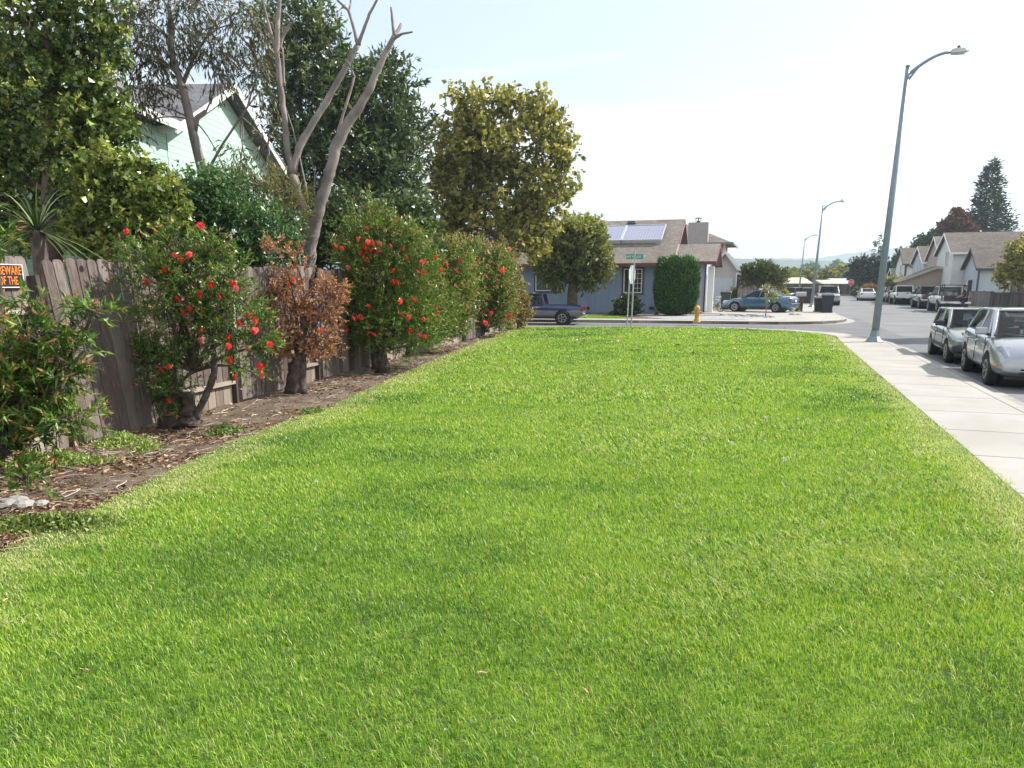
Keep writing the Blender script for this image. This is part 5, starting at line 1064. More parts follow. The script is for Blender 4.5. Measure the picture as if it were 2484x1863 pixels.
for i in range(9): m.box((rq.uniform(-2.3, -1), rq.uniform(-.6, .6), rq.uniform(.95, 1.25)), (rq.uniform(.2, .5), rq.uniform(.2, .5), rq.uniform(.2, .5)), rq.random())
m.build('cargo', flat('cargo_mix', (.12, .12, .13), .8, var=.5), t)
T2 = trk(TRK, paint('black', (.025, .027, .03), .3, .3), rglass=GLSD)
vehicle('dark_pickup', 'black pickup truck with high wheels, second in the row on the right', by_rear(2229, 748.5, T2, heading(0), 0, .92), heading(0), T2, cat='pickup truck')
T3 = trk(TRK, paint('white', (.66, .68, .70), .1, .35))
vehicle('white_pickup', 'white pickup truck with closed tailgate parked on the right', by_rear(2170, 738.5, T3, heading(0), 0, .92), heading(0), T3, cat='pickup truck')
SUVS = clone(wagon, L=4.5, W=1.8, wr=.35, wx=(1.4, -1.3), zb=.3, paint=paint('charcoal', (.06, .065, .075), .4, .3), cab=(.95, .4, -1.8, -2.1, 1.08, 1.66, .8, .68), zrb=1.1, bp=[-.1, -1.2],
    prof=[(-2.25, .6), (-2.22, 1.0), (-2.1, 1.08), (-1.2, 1.08), (0, 1.07), (.95, 1.05), (1.6, .98), (2.1, .85), (2.25, .6, .95)], bits=[('tail_light', LRED, (-2.2, .8, 1.0), (.12, .14, .3)), ('tail_light', LRED, (-2.2, -.8, 1.0), (.12, .14, .3)), ('rear_bumper', DKP, (-2.24, 0, .55), (.14, 1.7, .2)), ('licence_plate', PLATE, (-2.32, 0, .8), (.012, .3, .14)), ('headlight', LAMP, (2.18, .62, .78), (.1, .36, .16)), ('headlight', LAMP, (2.18, -.62, .78), (.1, .36, .16)), ('grille', M_BLK, (2.24, 0, .75), (.06, .8, .18))])
vehicle('dark_suv', 'dark grey SUV ahead of the white pickup', by_rear(2150, 733.5, SUVS, heading(0), 0, .92), heading(0), clone(SUVS, sc=.92), cat='SUV')
vehicle('silver_suv', 'silver car at the front of the right-hand row, mostly hidden', by_rear(2141, 730, SUVS, heading(0), 0, .92), heading(0), clone(SUVS, sc=.9, paint=SILW))
vehicle('dark_van', 'silver car glimpsed between the white and the black pickup', by_rear(2200, 742.5, SUVS, heading(0), 0, .92)+rd(1.3, 0)+rd(0, .9), heading(0), clone(SUVS, sc=.92, paint=SIL))
WSED = clone(sedan, paint=paint('white', (.66, .68, .70)), bits=sedan['bits']+[])
WSED['bits'] = [b_ for b_ in sedan['bits'] if b_[0] not in ('side_trim', 'rear_bumper')]+[('rear_bumper', paint('white', (.66, .68, .7)), (-2.34, 0, .5), (.12, 1.6, .2))]
vehicle('white_sedan', 'white sedan driving away at the far end of the road', G(2103, 729.5, -.148)+rd(1.2, 0), heading(0), clone(WSED, sc=.92), group=None)
vehicle('parked_suv', 'white and dark SUV facing us behind the wheelie bins', rd(72, 4.65, -.148), heading(180), clone(SUVS, sc=1.0, paint=paint('cream', (.30, .30, .28), .3, .35)), cat='SUV', group=None)
vehicle('small_dark_car', 'small dark car far up the driveways left of the bins', Vector((at(1922, 712, 75).x, 75, .0)), heading(150), clone(SUVS, sc=.8), group=None)
# ------------------------------------------------------------------ bins, post box, bicycle
def wheelie(label, x, y, z, col, rot=0, s=1.0, group='wheelie bins'):
    p = G(x, y, z); t = thing('wheelie_bin', label, 'bin', p, -PH+rot, group); t.scale = (s, s, s); c = flat('bin_'+col[0], col[1], .5, var=.15)
    m = MB(); vs = []
    for zz, a, b in ((.04, .21, .24), (.06, .22, .25), (.95, .29, .33), (1.0, .31, .36)):
        vs += [(i*a, j*b, zz) for i, j in ((-1, -1), (1, -1), (1, 1), (-1, 1))]
    m.add(vs, [(i*4+k, i*4+(k+1) % 4, (i+1)*4+(k+1) % 4, (i+1)*4+k) for i in range(3) for k in range(4)]+[(3, 2, 1, 0), (12, 13, 14, 15)]); m.build('tub', c, t, bevel=.015)
    m = MB(); m.add([(-.33, -.38, 1.0), (.33, -.38, 1.0), (.33, .40, 1.03), (-.33, .40, 1.03), (-.27, -.3, 1.07), (.27, -.3, 1.07), (.29, .36, 1.12), (-.29, .36, 1.12)], [(3, 2, 1, 0), (4, 5, 6, 7), (0, 1, 5, 4), (1, 2, 6, 5), (2, 3, 7, 6), (3, 0, 4, 7)]); m.build('lid', c, t, bevel=.02)
    m = MB(); m.tube([(-.28, .42, 1.0), (.28, .42, 1.0)], .018, 6); m.build('handle', c, t)
    for sx in (-.27, .27): m = MB(); m.lathe([(0, -.03), (.11, -.03), (.11, .03), (0, .03)], (sx, .26, .11), 14, 'x'); m.build('wheel', TYRE, t)
wheelie('dark brown wheelie bin standing at the kerb, left of the navy one', 1984, 762.5, -.148, ('brown', (.025, .02, .02)), s=.95)
wheelie('navy blue wheelie bin standing at the kerb', 2005, 764.5, -.148, ('navy', (.010, .013, .03)), s=1.12)
wheelie('black wheelie bin just behind the middle street lamp pole', 1957, 738, .004, ('black', (.018, .018, .02)), s=1.25)
wheelie('black bin with a dark green lid by the white garage column', 1759, 752, .004, ('blackgreen', (.02, .03, .027)), s=1.1)
def mailbox():
    p = Vector((at(1940, 757, 47).x, 47, 0)); t = thing('mailbox', 'dark wooden letterbox pillar with a pale lid beside the blue sedan', 'mailbox', p, -PH)
    m = MB(); m.box((0, 0, .45), (.3, .3, .9)); m.build('post', flat('dark_post', (.07, .05, .045), .8), t, bevel=.01)
    m = MB(); m.box((0, 0, 1.0), (.62, .35, .14)); m.tube([(-.3, 0, 1.08), (.3, 0, 1.08)], .12, 10); m.build('box', flat('box_grey', (.40, .40, .39), .5), t, bevel=.01)
mailbox()
def bicycle():
    Y = 46.3; b = at(1734, 752, Y); t = thing('bicycle', 'small bicycle leaning by the garage column', 'bicycle', (b.x, Y, 0), R(-60)); 
    for x in (-.45, .45):
        m = MB(); pts = [(x+.29*math.cos(a), 0, .31+.29*math.sin(a)) for a in [i*math.pi/9 for i in range(19)]]; m.tube(pts, .022, 5, cap=False); o = m.build('wheel', TYRE, t)
        m = MB(); [m.tube([(x, 0, .31), (x+.28*math.cos(a), 0, .31+.28*math.sin(a))], .003, 3) for a in [i*math.pi/6 for i in range(12)]]; m.build('spokes', STEEL, o)
    m = MB(); A = Vector((-.1, 0, .3)); Bq = Vector((-.2, 0, .72)); Cq = Vector((.3, 0, .75))
    for p, q in ((A, Bq), (Bq, Cq), (A, Cq), (A, Vector((-.45, 0, .31))), (Bq, Vector((-.45, 0, .31))), (Cq, Vector((.45, 0, .31))), (Cq, Vector((.27, 0, .9)))): m.tube([p, q], .018, 6)
    m.build('frame', STEEL, t); m = MB(); m.tube([(.25, -.25, .9), (.28, 0, .9), (.25, .25, .9)], .014, 6); m.build('handlebar', STEEL, t); m = MB(); m.box((-.22, 0, .76), (.24, .12, .05)); m.build('saddle', M_BLK, t, bevel=.02)
bicycle()
# sapling and rocks in the gravel bed
def px_thing_tree(*a, **k): return tree(*a, **k)
Ysp = G(1857, 768).y
tree('young_sapling', 'thin staked sapling with a few yellow-green leaves growing in the gravel bed', (1857, 768), [(1865, 715, 16, 14), (1858, 700, 9, 10), (1874, 706, 8, 8)], Ysp, 50, 8, .12, .07, M_LGT, [([(1857, 768), (1860, 735), (1864, 700)], [.03, .022, .012])], bark=BARKG, tw=.15, limbs=False)
rk = random.Random(9)
ROCK = flat('pale_rock', (.27, .26, .25), .85, var=.25, scale=5, bmp=.4)
for i, (x, y, lab) in enumerate([(1760, 765, 'dark low rock cluster at the left of the gravel bed'), (1800, 767, 'flat rock in the middle of the gravel bed'), (1835, 768, 'flat rock left of the sapling'), (1858, 770, 'ring of small stones around the sapling base'), (1930, 764, 'dark stone by the mailbox at the gravel bed edge')]):
    c = G(x, y, 0); m = MB()
    for j in range(rk.randint(2, 4)):
        s = rk.uniform(.12, .26); m.lathe([(0, -s*.2), (s, 0), (s*.8, s*.3), (0, s*.45)], (rk.uniform(-.3, .3), rk.uniform(-.15, .15), 0), 7)
    o = m.build('rock', ROCK, loc=c, smooth=False); tag(o, lab, 'rock', 'rocks in the gravel bed')
# pale rock on the near dirt
c = G(62, 1222); m = MB()
for j in range(5):
    s = rk.uniform(.05, .11); m.lathe([(0, -.02), (s, 0), (s*.85, s*.3), (s*.4, s*.5), (0, s*.45)], (rk.uniform(-.15, .15), rk.uniform(-.06, .06), 0), 8)
o = m.build('pale_stone', ROCK, loc=c); tag(o, 'pale crumbly flat stone on the earth at the lower left', 'rock')
# ------------------------------------------------------------------ right side of the road
P_W = flat('wall_white', (.55, .58, .57), .8, var=.05); P_WB = siding('wall_blue_grey', (.40, .45, .52), .25, 'Z', .88); P_TAN = flat('wall_tan', (.33, .27, .24), .8, var=.05); P_BL = siding('wall_pale_blue', (.34, .40, .50), .22, 'Z', .88); P_CR = flat('wall_cream', (.42, .37, .32), .8, var=.05); TUDB = flat('timber_brown', (.07, .045, .045), .7)
def rhouse(name, label, x, Y, ang=None):
    """house whose front-left ground corner stands under photo column x at depth Y; local x to the right, y away"""
    p = at(x, 688, Y); return thing(name, label, 'house', (p.x, Y, 0), -PH if ang is None else ang)
def hz(y, Y): return at(1242, y, Y).z
def right_houses():
    # H1 white gable with a lower roof, nearest
    Y = 62; t = rhouse('white_gable_house', 'nearest house on the right with a sunlit white gable and grey-brown roofs', 2372, Y); m = ppm(Y)
    ze = hz(649, Y); zr = hz(603, Y+1)
    gable(t, 0, 9, 0, 5.0, ze, zr, 'x', .35, .3, P_WB, SH_BRN, flat('dark_trim', (.03, .03, .06)))
    zz = hz(572, Y+4); g = MB()
    gable(t, -1.0, 12, 5.2, 12, hz(612, Y+6), zz+.4, 'x', .35, .3, P_W, SH_BRN, M_WHT, wallname='upper_wall')
    window(t, (-1.03, 7.6, 3.9), -math.pi/2, .8, 1.3, M_WHT); window(t, (-.03, 2.4, 1.2), -math.pi/2, 1.1, 1.6, flat('dark_trim', (.03, .03, .06)))
    window(t, (3.2, -.03, 1.35), 0, 1.7, 1.5, flat('dark_trim', (.03, .03, .06))); g.box((5.6, -.5, 1.2), (1.6, .8, 2.3)); g.build('porch', P_W, t)
    k = MB(); k.box((5.5, 5.9, zz+.0), (.5, .5, .5)); k.build('roof_vent', SH_GRY, t)
    w = MB(); w.box((-.03, -.03, ze/2), (.12, .12, ze-.1)); w.build('corner_board', flat('dark_trim', (.03, .03, .06)), t)
    # H2 tan house with a bay
    Y = 74; t = rhouse('tan_bay_house', 'tall tan-roofed house with a projecting bay window, second on the right', 2290, Y); zr = hz(574, Y+4)
    gable(t, 0, 9, 2.6, 10, hz(625, Y+2), zr, 'x', .35, .25, P_TAN, SH_TAN, M_WHT)
    gable(t, .0, 3.2, -.3, 2.55, hz(612, Y), hz(592, Y), 'x', .35, .3, P_TAN, SH_TAN, M_WHT, wallname='bay')
    window(t, (1.75, -.33, (hz(645, Y)+hz(620, Y))/2), 0, .9, 1.15, M_WHT); window(t, (-.03, 1.2, (hz(645, Y)+hz(620, Y))/2), -math.pi/2, .8, 1.0, M_WHT)
    gable(t, -4.2, 1.5, -3.6, -.5, hz(680, Y-2), hz(650, Y-2), 'y', .3, .3, P_TAN, SH_BRN, M_CRM, wallname='garage_wall')
    gable(t, 3.4, 7.4, -3.2, 1, hz(662, Y-2), hz(648, Y-2), 'x', .35, .3, P_BL, SH_GRY, M_WHT, wallname='porch_wall')
    window(t, (4.6, -3.23, 1.6), 0, .8, 1.1, M_WHT)
    # H3 pale blue
    Y = 86; t = rhouse('pale_blue_house', 'pale blue two-storey house with a white eave, third on the right', 2236, Y)
    gable(t, 0, 6.5, 0, 7, hz(635, Y), hz(600, Y+3), 'x', .35, .3, P_BL, SH_BRN, M_WHT); window(t, (-.03, 2.2, 3.9), -math.pi/2, .7, 1.6, M_WHT); window(t, (-.03, 4.4, 3.9), -math.pi/2, .7, 1.6, M_WHT)
    g = MB(); g.box((-.8, 2, .8), (1.6, 4, 1.7)); g.build('porch', M_WHT, t)
    # H4 tudor
    Y = 98; t = rhouse('timbered_house', 'two-storey house with brown crossed timbers on a white wall, fourth on the right', 2190, Y)
    ze = hz(639, Y); gable(t, 0, 6.6, 0, 7, ze, hz(604, Y+3), 'x', .35, .3, P_W, SH_BRN, TUDB); zb_ = hz(673, Y)
    g = MB(); w = 3.0
    for x in (.15, 2.9, 6.4): g.box((x, -.03, (zb_+ze)/2), (.22, .08, ze-zb_))
    g.box((3.3, -.035, zb_), (6.6, .1, .25)); g.box((3.3, -.036, ze-.12), (6.6, .1, .22)); g.bar((.3, -.04, ze-.2), (2.8, -.04, zb_+.1), .2, .08); g.build('timbers', TUDB, t)
    window(t, (-.03, 2.5, (zb_+ze)/2), -math.pi/2, 1.0, 1.6, M_WHT)
    Y = 108; t = rhouse('small_tan_house', 'small peach-tan house farthest along the right row', 2168, Y); gable(t, 0, 5, 0, 6, hz(675, Y), hz(652, Y), 'x', .3, .3, P_CR, SH_TAN, M_WHT)
M_CRM = flat('cream_trim', (.42, .38, .32), .6)
right_houses()
M_FENCE2 = weathered_wood('dark_fence_wood', [(.018, .013, .015), (.036, .027, .03), (.06, .047, .05), (.09, .075, .078)])
M_FENCE3 = weathered_wood('grey_fence_wood', [(.07, .07, .075), (.11, .105, .11), (.15, .145, .145), (.19, .18, .175)])
def lowfence(label, a, b, h, mat, bw=.14, post=2.4):
    a = Vector(a); b = Vector(b); d = (b-a); L = d.length; d.normalize(); t = thing('low_fence', label, 'fence', a, math.atan2(d.y, d.x)); m = MB(); x = 0
    while x < L: m.box((x+bw/2, 0, h/2), (bw-.012, .02, h-random.uniform(0, .03)), a=random.random()); x += bw
    m.build('boards', mat, t, fixn=False); m = MB(); m.box((L/2, -.03, h+.02), (L, .1, .035)); m.build('top_rail', mat, t)
    for i in range(int(L/post)+1): m = MB(); m.box((i*post, .05, h/2+.03), (.1, .1, h+.1)); m.build('post', mat, t)
def wp_(x, Y): return Vector((at(x, 700, Y).x, Y, 0))
lowfence('dark brown low board fence at the right edge of the picture', wp_(2406, 47.5), wp_(2530, 42), 1.15, M_FENCE2)
lowfence('grey low board fence in front of the white gable house', wp_(2352, 58), wp_(2412, 54), 1.12, M_FENCE3)
lowfence('long dark fence closing the far end of the road', wp_(1880, 120.5), wp_(2062, 120.5), 1.65, M_FENCE2, .3, 3)
lowfence('darker fence length behind the far stop sign', wp_(2064, 121.5), wp_(2150, 121.5), 1.6, M_FENCE2, .3, 3)
lowfence('tall dark fence beside the driveways of the far left', wp_(1790, 58), wp_(1838, 60), 2.3, M_FENCE2, .2, 2.4)
# small tree at the right edge
tree('small_garden_tree', 'small tree with yellowish top, cut by the right edge of the picture', (2478, 760), [(2470, 640, 35, 35), (2450, 665, 30, 30), (2490, 610, 40, 30), (2500, 660, 40, 35), (2465, 615, 14, 14)], 49, 1500, 11, .15, .10, M_SYC, [([(2478, 760), (2476, 720), (2470, 680), (2465, 650)], [.14, .12, .1, .06])], tw=.3, group=None, shell=.45)
def conifer(label, x, ybase, ytop, hw, Y, n, mat, name='conifer_tree', sparse=1.0, leanx=0, bottom=.08):
    b = Vector((at(x, ybase, Y).x, Y, 0)); zt = hz(ytop, Y); t = thing(name, label, 'tree', b); m = MB(); m.tube([(0, 0, 0), (leanx*.5, 0, zt*.5), (leanx, 0, zt)], [zt*.022, zt*.014, .02], 8); m.build('trunk', BARK, t)
    P = []; D = []; V = []; r0 = hw*1.3/ppm(Y); nb = n
    for i in range(nb):
        h = bottom+(1-bottom)*(1-RN.random()**1.0*.97); h = bottom+(1-bottom)*RN.random()**1.15; a = RN.random()*6.283; rr = r0*(1-h)**.72*(.65+.5*RN.random())*(1+.25*math.sin(a*2+h*17)); z = zt*h; d = np.array([math.cos(a), math.sin(a), -.18+.35*h]); k = max(3, int(26*rr/r0*sparse)+3)
        s = RN.random(k)**.6*rr; p = np.stack([s*d[0]+leanx*h, s*d[1], z+s*d[2]-.12*s*s/r0], 1)+RN.normal(size=(k, 3))*.10*r0*.5*(.3+s/r0)[:, None]; P.append(p); D.append(unit(np.tile(d, (k, 1))+RN.normal(size=(k, 3))*.5)); V.append(.4*RN.random(k)+.35*RN.random()+.25*(s/rr))
    P = np.concatenate(P); D = np.concatenate(D); V = np.concatenate(V); L = .055*r0+.14; leafobj('crown', mat, P, D, L*(1+RN.random(len(P))), L*.45, V, t)
M_CON = leafmat('conifer_leaf', [(.008, .018, .012), (.018, .035, .02), (.04, .065, .03), (.08, .11, .05)], trans=.1, rough=.5)
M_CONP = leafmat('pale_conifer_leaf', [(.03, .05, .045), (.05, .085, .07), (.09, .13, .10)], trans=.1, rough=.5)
M_REDL = leafmat('red_autumn_leaf', [(.05, .02, .02), (.12, .045, .04), (.2, .08, .06), (.12, .12, .05)], trans=.3)
conifer('tall dark redwood rising behind the houses on the right', 2372, 700, 388, 66, 115, 800, M_CON)
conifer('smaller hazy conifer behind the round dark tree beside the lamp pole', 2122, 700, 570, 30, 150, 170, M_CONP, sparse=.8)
tree('red_leaf_tree', 'reddish autumn tree left of the tall redwood', (2315, 690), [(2303, 552, 14, 14), (2325, 543, 15, 17), (2290, 565, 9, 11), (2340, 560, 15, 14), (2322, 526, 8, 9)], 112, 900, 11, .45, .3, M_REDL, [([(2315, 690), (2320, 560)], [.3, .15])], tw=.7, shell=.45)
tree('dark_background_tree', 'dark tree left of the red-leaf tree above the roofs', (2265, 690), [(2265, 590, 25, 22), (2235, 600, 18, 14), (2285, 580, 18, 16)], 114, 600, 11, .45, .3, M_DK, [([(2265, 690), (2265, 600)], [.3, .15])], tw=.7, group='background trees')
tree('dark_background_tree', 'low dark tree between the timbered house and the lamp pole', (2185, 700), [(2188, 640, 14, 30), (2170, 660, 14, 20), (2200, 625, 18, 14), (2160, 668, 8, 14)], 125, 500, 11, .45, .3, M_MID, [([(2185, 700), (2185, 650)], [.25, .15])], tw=.6, group='background trees')
tree('low_garden_shrub', 'broad low green shrub in front of the timbered house', (2175, 700), [(2170, 684, 24, 12), (2195, 686, 18, 9), (2155, 688, 12, 9)], 95, 350, 10, .3, .18, M_LGT, [], tw=.3, cat='shrub')
tree('orange_grass_shrub', 'orange-tinted ornamental shrub beside the white sedan', (2112, 716), [(2108, 703, 14, 9), (2120, 708, 10, 8)], 96, 160, 10, .4, .08, leafmat('orange_leaf', [(.2, .1, .03), (.35, .2, .06), (.4, .3, .1)]), [], tw=.3, cat='shrub')
tree('low_dark_shrub', 'low dark shrub left of the white sedan', (2085, 720), [(2082, 709, 12, 7), (2094, 711, 8, 6)], 100, 120, 10, .3, .15, M_DK, [], tw=.3, cat='shrub')
M_RND = leafmat('round_tree_leaf', [(.010, .026, .018), (.02, .045, .03), (.035, .07, .045)], trans=.1, rough=.5)
tree('round_clipped_tree', 'dense round dark green tree at the far end of the road', (2105, 712), [(2095, 660, 30, 30), (2125, 658, 30, 30), (2110, 645, 28, 18), (2085, 672, 22, 18), (2130, 680, 25, 14), (2105, 675, 34, 16)], 122, 1700, 12, .38, .26, M_RND, [([(2105, 712), (2105, 670)], [.4, .25])], tw=.35, shell=.25, spread=.9)
tree('olive_umbrella_tree', 'round olive-green tree with several pale stems behind the blue sedan', (1852, 722), [(1850, 672, 34, 22), (1825, 668, 22, 18), (1878, 672, 24, 20), (1852, 655, 30, 14), (1895, 682, 12, 12), (1812, 655, 12, 8), (1815, 682, 12, 12)], 57, 1500, 11, .20, .06, leafmat('olive_leaf', [(.05, .065, .03), (.11, .14, .05), (.2, .23, .09)], trans=.3),
     [([(1850, 722), (1838, 700), (1828, 675)], [.09, .06, .03]), ([(1852, 722), (1852, 700), (1850, 675)], [.09, .06, .03]), ([(1856, 722), (1868, 700), (1880, 680)], [.09, .06, .03]), ([(1846, 722), (1832, 706), (1818, 682)], [.07, .05, .03])], bark=BARKG, tw=.3, up=.5, spread=.4, shell=.5, limbs=False)
tree('spiky_green_plant', 'bright green plant beside the far garage wall', (1785, 728), [(1783, 712, 12, 12), (1772, 720, 8, 8)], 59, 130, 10, .3, .05, M_LGT, [], tw=.2, cat='plant')
tree('spiky_green_plant', 'small green plant at the foot of the mailbox', (1928, 757), [(1927, 748, 6, 8), (1935, 754, 5, 4)], 46.8, 40, 9, .2, .04, M_LGT, [], tw=.15, cat='plant', group=None)
tree('autumn_hedge_shrub', 'brownish shrub at the far end of the olive tree driveway', (1905, 725), [(1903, 715, 8, 11)], 66, 80, 9, .2, .1, M_SYC, [], tw=.15, cat='shrub')
# person beside the work pickup
def person():
    base = G(2336, 765, -.148); base = Vector((at(2336, 740, 46.5).x, 46.5, -.148)); t = thing('person', 'man in a dark t-shirt and dark trousers standing behind the work pickup, seen from behind', 'person', base, R(60))
    V = {}; E_ = []; rad = {}
    def v(n, p, r): V[n] = (len(V), p); rad[n] = r
    s = .96
    v('pel', (0, 0, .95), .15); v('wa', (0, 0, 1.08), .14); v('ch', (0, .0, 1.30), .165); v('nk0', (0, 0, 1.47), .075); v('nk', (0, .01, 1.53), .058); v('h1', (0, .015, 1.60), .085); v('h2', (0, .01, 1.70), .092); v('h3', (0, .0, 1.77), .05)
    for q, a in (('l', 1), ('r', -1)):
        v('sh'+q, (a*.17, 0, 1.43), .068); v('el'+q, (a*.25, .06, 1.15), .045); v('wr'+q, (a*.22, .27, 1.04), .028); v('pa'+q, (a*.21, .34, 1.03), .034)
        v('hp'+q, (a*.10, 0, .9), .105); v('kn'+q, (a*.12, .02, .5), .065); v('an'+q, (a*.13, -.01, .09), .042); v('to'+q, (a*.14, .15, .04), .035)
        E_ += [('ch', 'sh'+q), ('sh'+q, 'el'+q), ('el'+q, 'wr'+q), ('wr'+q, 'pa'+q), ('pel', 'hp'+q), ('hp'+q, 'kn'+q), ('kn'+q, 'an'+q), ('an'+q, 'to'+q)]
        for i, (dx, L) in enumerate(((-.03, .075), (-.01, .085), (.01, .08), (.03, .065))):
            n1, n2 = 'f%s%d' % (q, i), 'g%s%d' % (q, i); v(n1, (a*.21+dx, .34+L*.55, 1.02), .010); v(n2, (a*.21+dx, .34+L, .99), .008); E_ += [('pa'+q, n1), (n1, n2)]
        v('t1'+q, (a*.165, .345, 1.04), .011); E_ += [('wr'+q, 't1'+q)]
    E_ += [('pel', 'wa'), ('wa', 'ch'), ('ch', 'nk0'), ('nk0', 'nk'), ('nk', 'h1'), ('h1', 'h2'), ('h2', 'h3')]
    def skin(name, keys, mat, grow=0, rootk=None):
        ks = [k for k in V if k in keys]; ix = {k: i for i, k in enumerate(ks)}; me = bpy.data.meshes.new(name); me.from_pydata([V[k][1] for k in ks], [(ix[a], ix[b]) for a, b in E_ if a in ix and b in ix], []); o = bpy.data.objects.new(name, me); COL.objects.link(o)
        md = o.modifiers.new('s', 'SKIN'); 
        for i, k in enumerate(ks): r_ = rad[k]+grow; me.skin_vertices[0].data[i].radius = (r_*(1.25 if k in ('ch', 'wa', 'pel') else 1), r_)
        me.skin_vertices[0].data[ix[rootk or ks[0]]].use_root = True
        sb = o.modifiers.new('u', 'SUBSURF'); sb.levels = sb.render_levels = 2; bake(o); o.data.materials.clear(); o.data.materials.append(mat)
        for p in o.data.polygons: p.use_smooth = True
        return o
    sk = flat('skin', (.35, .19, .13), .6, var=.05)
    body = skin('body', list(V), sk, 0, 'pel'); body.parent = t
    sh = skin('t_shirt', ['pel', 'wa', 'ch', 'nk0', 'shl', 'shr', 'ell', 'elr'], flat('shirt_navy', (.02, .02, .05), .85), .013, 'pel'); sh.parent = t
    tr_ = skin('trousers', ['pel', 'hpl', 'hpr', 'knl', 'knr', 'anl', 'anr'], flat('trousers_dark', (.02, .02, .035), .85), .014, 'pel'); tr_.parent = t
    m = MB(); m.lathe([(.10, 1.66), (.107, 1.70), (.10, 1.76), (.07, 1.81), (0, 1.825)], (0, -.005, 0), 16); m.build('hair', M_BLK, t, smooth=True)
    for q in (-1, 1):
        m = MB(); m.box((q*.14, .05, .035), (.1, .27, .08)); m.build('shoe', M_BLK, t, bevel=.02)
    f = MB(); f.box((0, .105, 1.64), (.022, .03, .05), top=.5); f.box((-.033, .096, 1.675), (.02, .01, .01)); f.box((.033, .096, 1.675), (.02, .01, .01)); f.box((0, .094, 1.59), (.045, .012, .008)); f.box((-.098, 0, 1.66), (.02, .04, .06)); f.box((.098, 0, 1.66), (.02, .04, .06)); f.build('face', sk, body)
person()
# ------------------------------------------------------------------ far end of the road
def far_stop():
    Y = 117; p = Vector((at(2063, 700, Y).x, Y, 0)); t = thing('stop_sign', 'small red stop sign facing us at the far end of the road', 'sign', p); z = hz(685, Y); r = .47
    m = MB(); m.tube([(0, 0, 0), (0, 0, z+.3)], .05, 6); m.build('pole', STEEL, t)
    pts = [(math.cos(R(22.5+45*i)), math.sin(R(22.5+45*i))) for i in range(8)]
    for k, mt, dy, nm in ((1.08, M_WHT, -.05, 'sign_border'), (1.0, flat('stop_red', (.55, .05, .05), .5), -.066, 'octagonal_plate')):
        m = MB(); m.add([(a*r*k, dy-s, z+b*r*k) for s in (0, .014) for a, b in pts], [tuple(range(8)), tuple(range(8, 16))[::-1]]+[(i, 8+i, 8+(i+1) % 8, (i+1) % 8) for i in range(8)]); o = m.build(nm, mt, t)
    text('lettering', 'STOP', .34, M_WHT, t, (0, -.083, z), (math.pi/2, 0, 0), sx=.85)
    q = thing('dark_bin', 'dark bin-shaped box at the foot of the far stop sign', 'bin', p+Vector((.1, -1.2, 0))); m = MB(); m.box((0, 0, .55), (.9, .7, 1.1), top=1.1); m.build('tub', flat('bin_navy', (.02, .028, .09)), q); m = MB(); m.box((0, 0, 1.13), (1.05, .85, .08)); m.build('lid', flat('bin_navy', (.02, .028, .09)), q)
far_stop()
def farhouse(label, x0, x1, Y, ye, yr, wall, roof, name='distant_house', ax='x', dep=8):
    p = at(x0, 688, Y); w = at(x1, 688, Y).x-p.x; t = thing(name, label, 'house', (p.x, Y, 0), 0, group='distant single-storey houses'); gable(t, 0, w, 0, dep, hz(ye, Y), hz(yr, Y+dep/2), ax, .4, .4, wall, roof, M_WHT)
    return t
RCR = flat('cream_roof', (.42, .37, .30), .8, var=.08); RLG = flat('light_grey_roof', (.36, .36, .38), .8, var=.08)
farhouse('low far house with a cream roof behind the end fence', 2004, 2036, 134, 691, 681, P_CR, RCR)
farhouse('low far house with a pale grey roof right of the cream roof', 2036, 2072, 138, 691, 677, P_W, RLG)
farhouse('far house with a long white fascia left of the middle lamp', 1908, 1965, 128, 688, 675, P_BL, RCR)
farhouse('far house with a grey-brown roof between the lamps', 1945, 2000, 150, 687, 673, P_CR, SH_BRN)
farhouse('tiny far roof with orange tint behind the tall dark fence', 1778, 1800, 90, 664, 655, P_CR, flat('orange_roof', (.35, .16, .10), .8))
bt = [('olive background tree right of the round olive tree', 1915, 672, 20, 12, M_LGT, 135), ('yellow-green background tree behind the far lamp', 1950, 672, 20, 13, M_LGT, 140), ('low brownish background tree above the white fascia', 2010, 668, 16, 12, M_SYC, 150), ('wide brownish-green background tree above the cream roof', 2040, 664, 20, 14, M_SYC, 160), ('green background tree beside the round clipped tree', 2062, 672, 12, 9, M_MID, 155), ('small green tree between palms and brown trees', 1975, 668, 14, 10, M_MID, 170), ('dull green tree above the roofs left of the lamps', 1895, 674, 14, 8, M_MID, 150), ('far grey-green tree above the middle of the far roofs', 2028, 650, 9, 12, M_MID, 420), ('far grey-green tree left of the palms', 1972, 655, 8, 10, M_MID, 420), ('yellowish tree touching the far lamp', 1925, 664, 10, 8, M_LGT, 145), ('far pale tree behind the cream roof', 2055, 662, 8, 8, M_MID, 420)]
for l, x, y, rx, ry, mt, Y in bt:
    tree('background_tree', l, (x, 700), [(x, y, rx, ry), (x+rx*.7, y+ry*.3, rx*.7, ry*.7), (x-rx*.7, y+ry*.4, rx*.7, ry*.6), (x+2, y-ry*.4, rx*.5, ry*.6)], Y, 260, 9, .5*Y/140, .34*Y/140, mt, [([(x, 702), (x, y)], [.3, .2])], tw=.6*Y/140, shell=.5, group='background trees beyond the far houses', limbs=False)
M_PALM = leafmat('palm_frond', [(.02, .04, .025), (.05, .08, .04)], trans=.1)
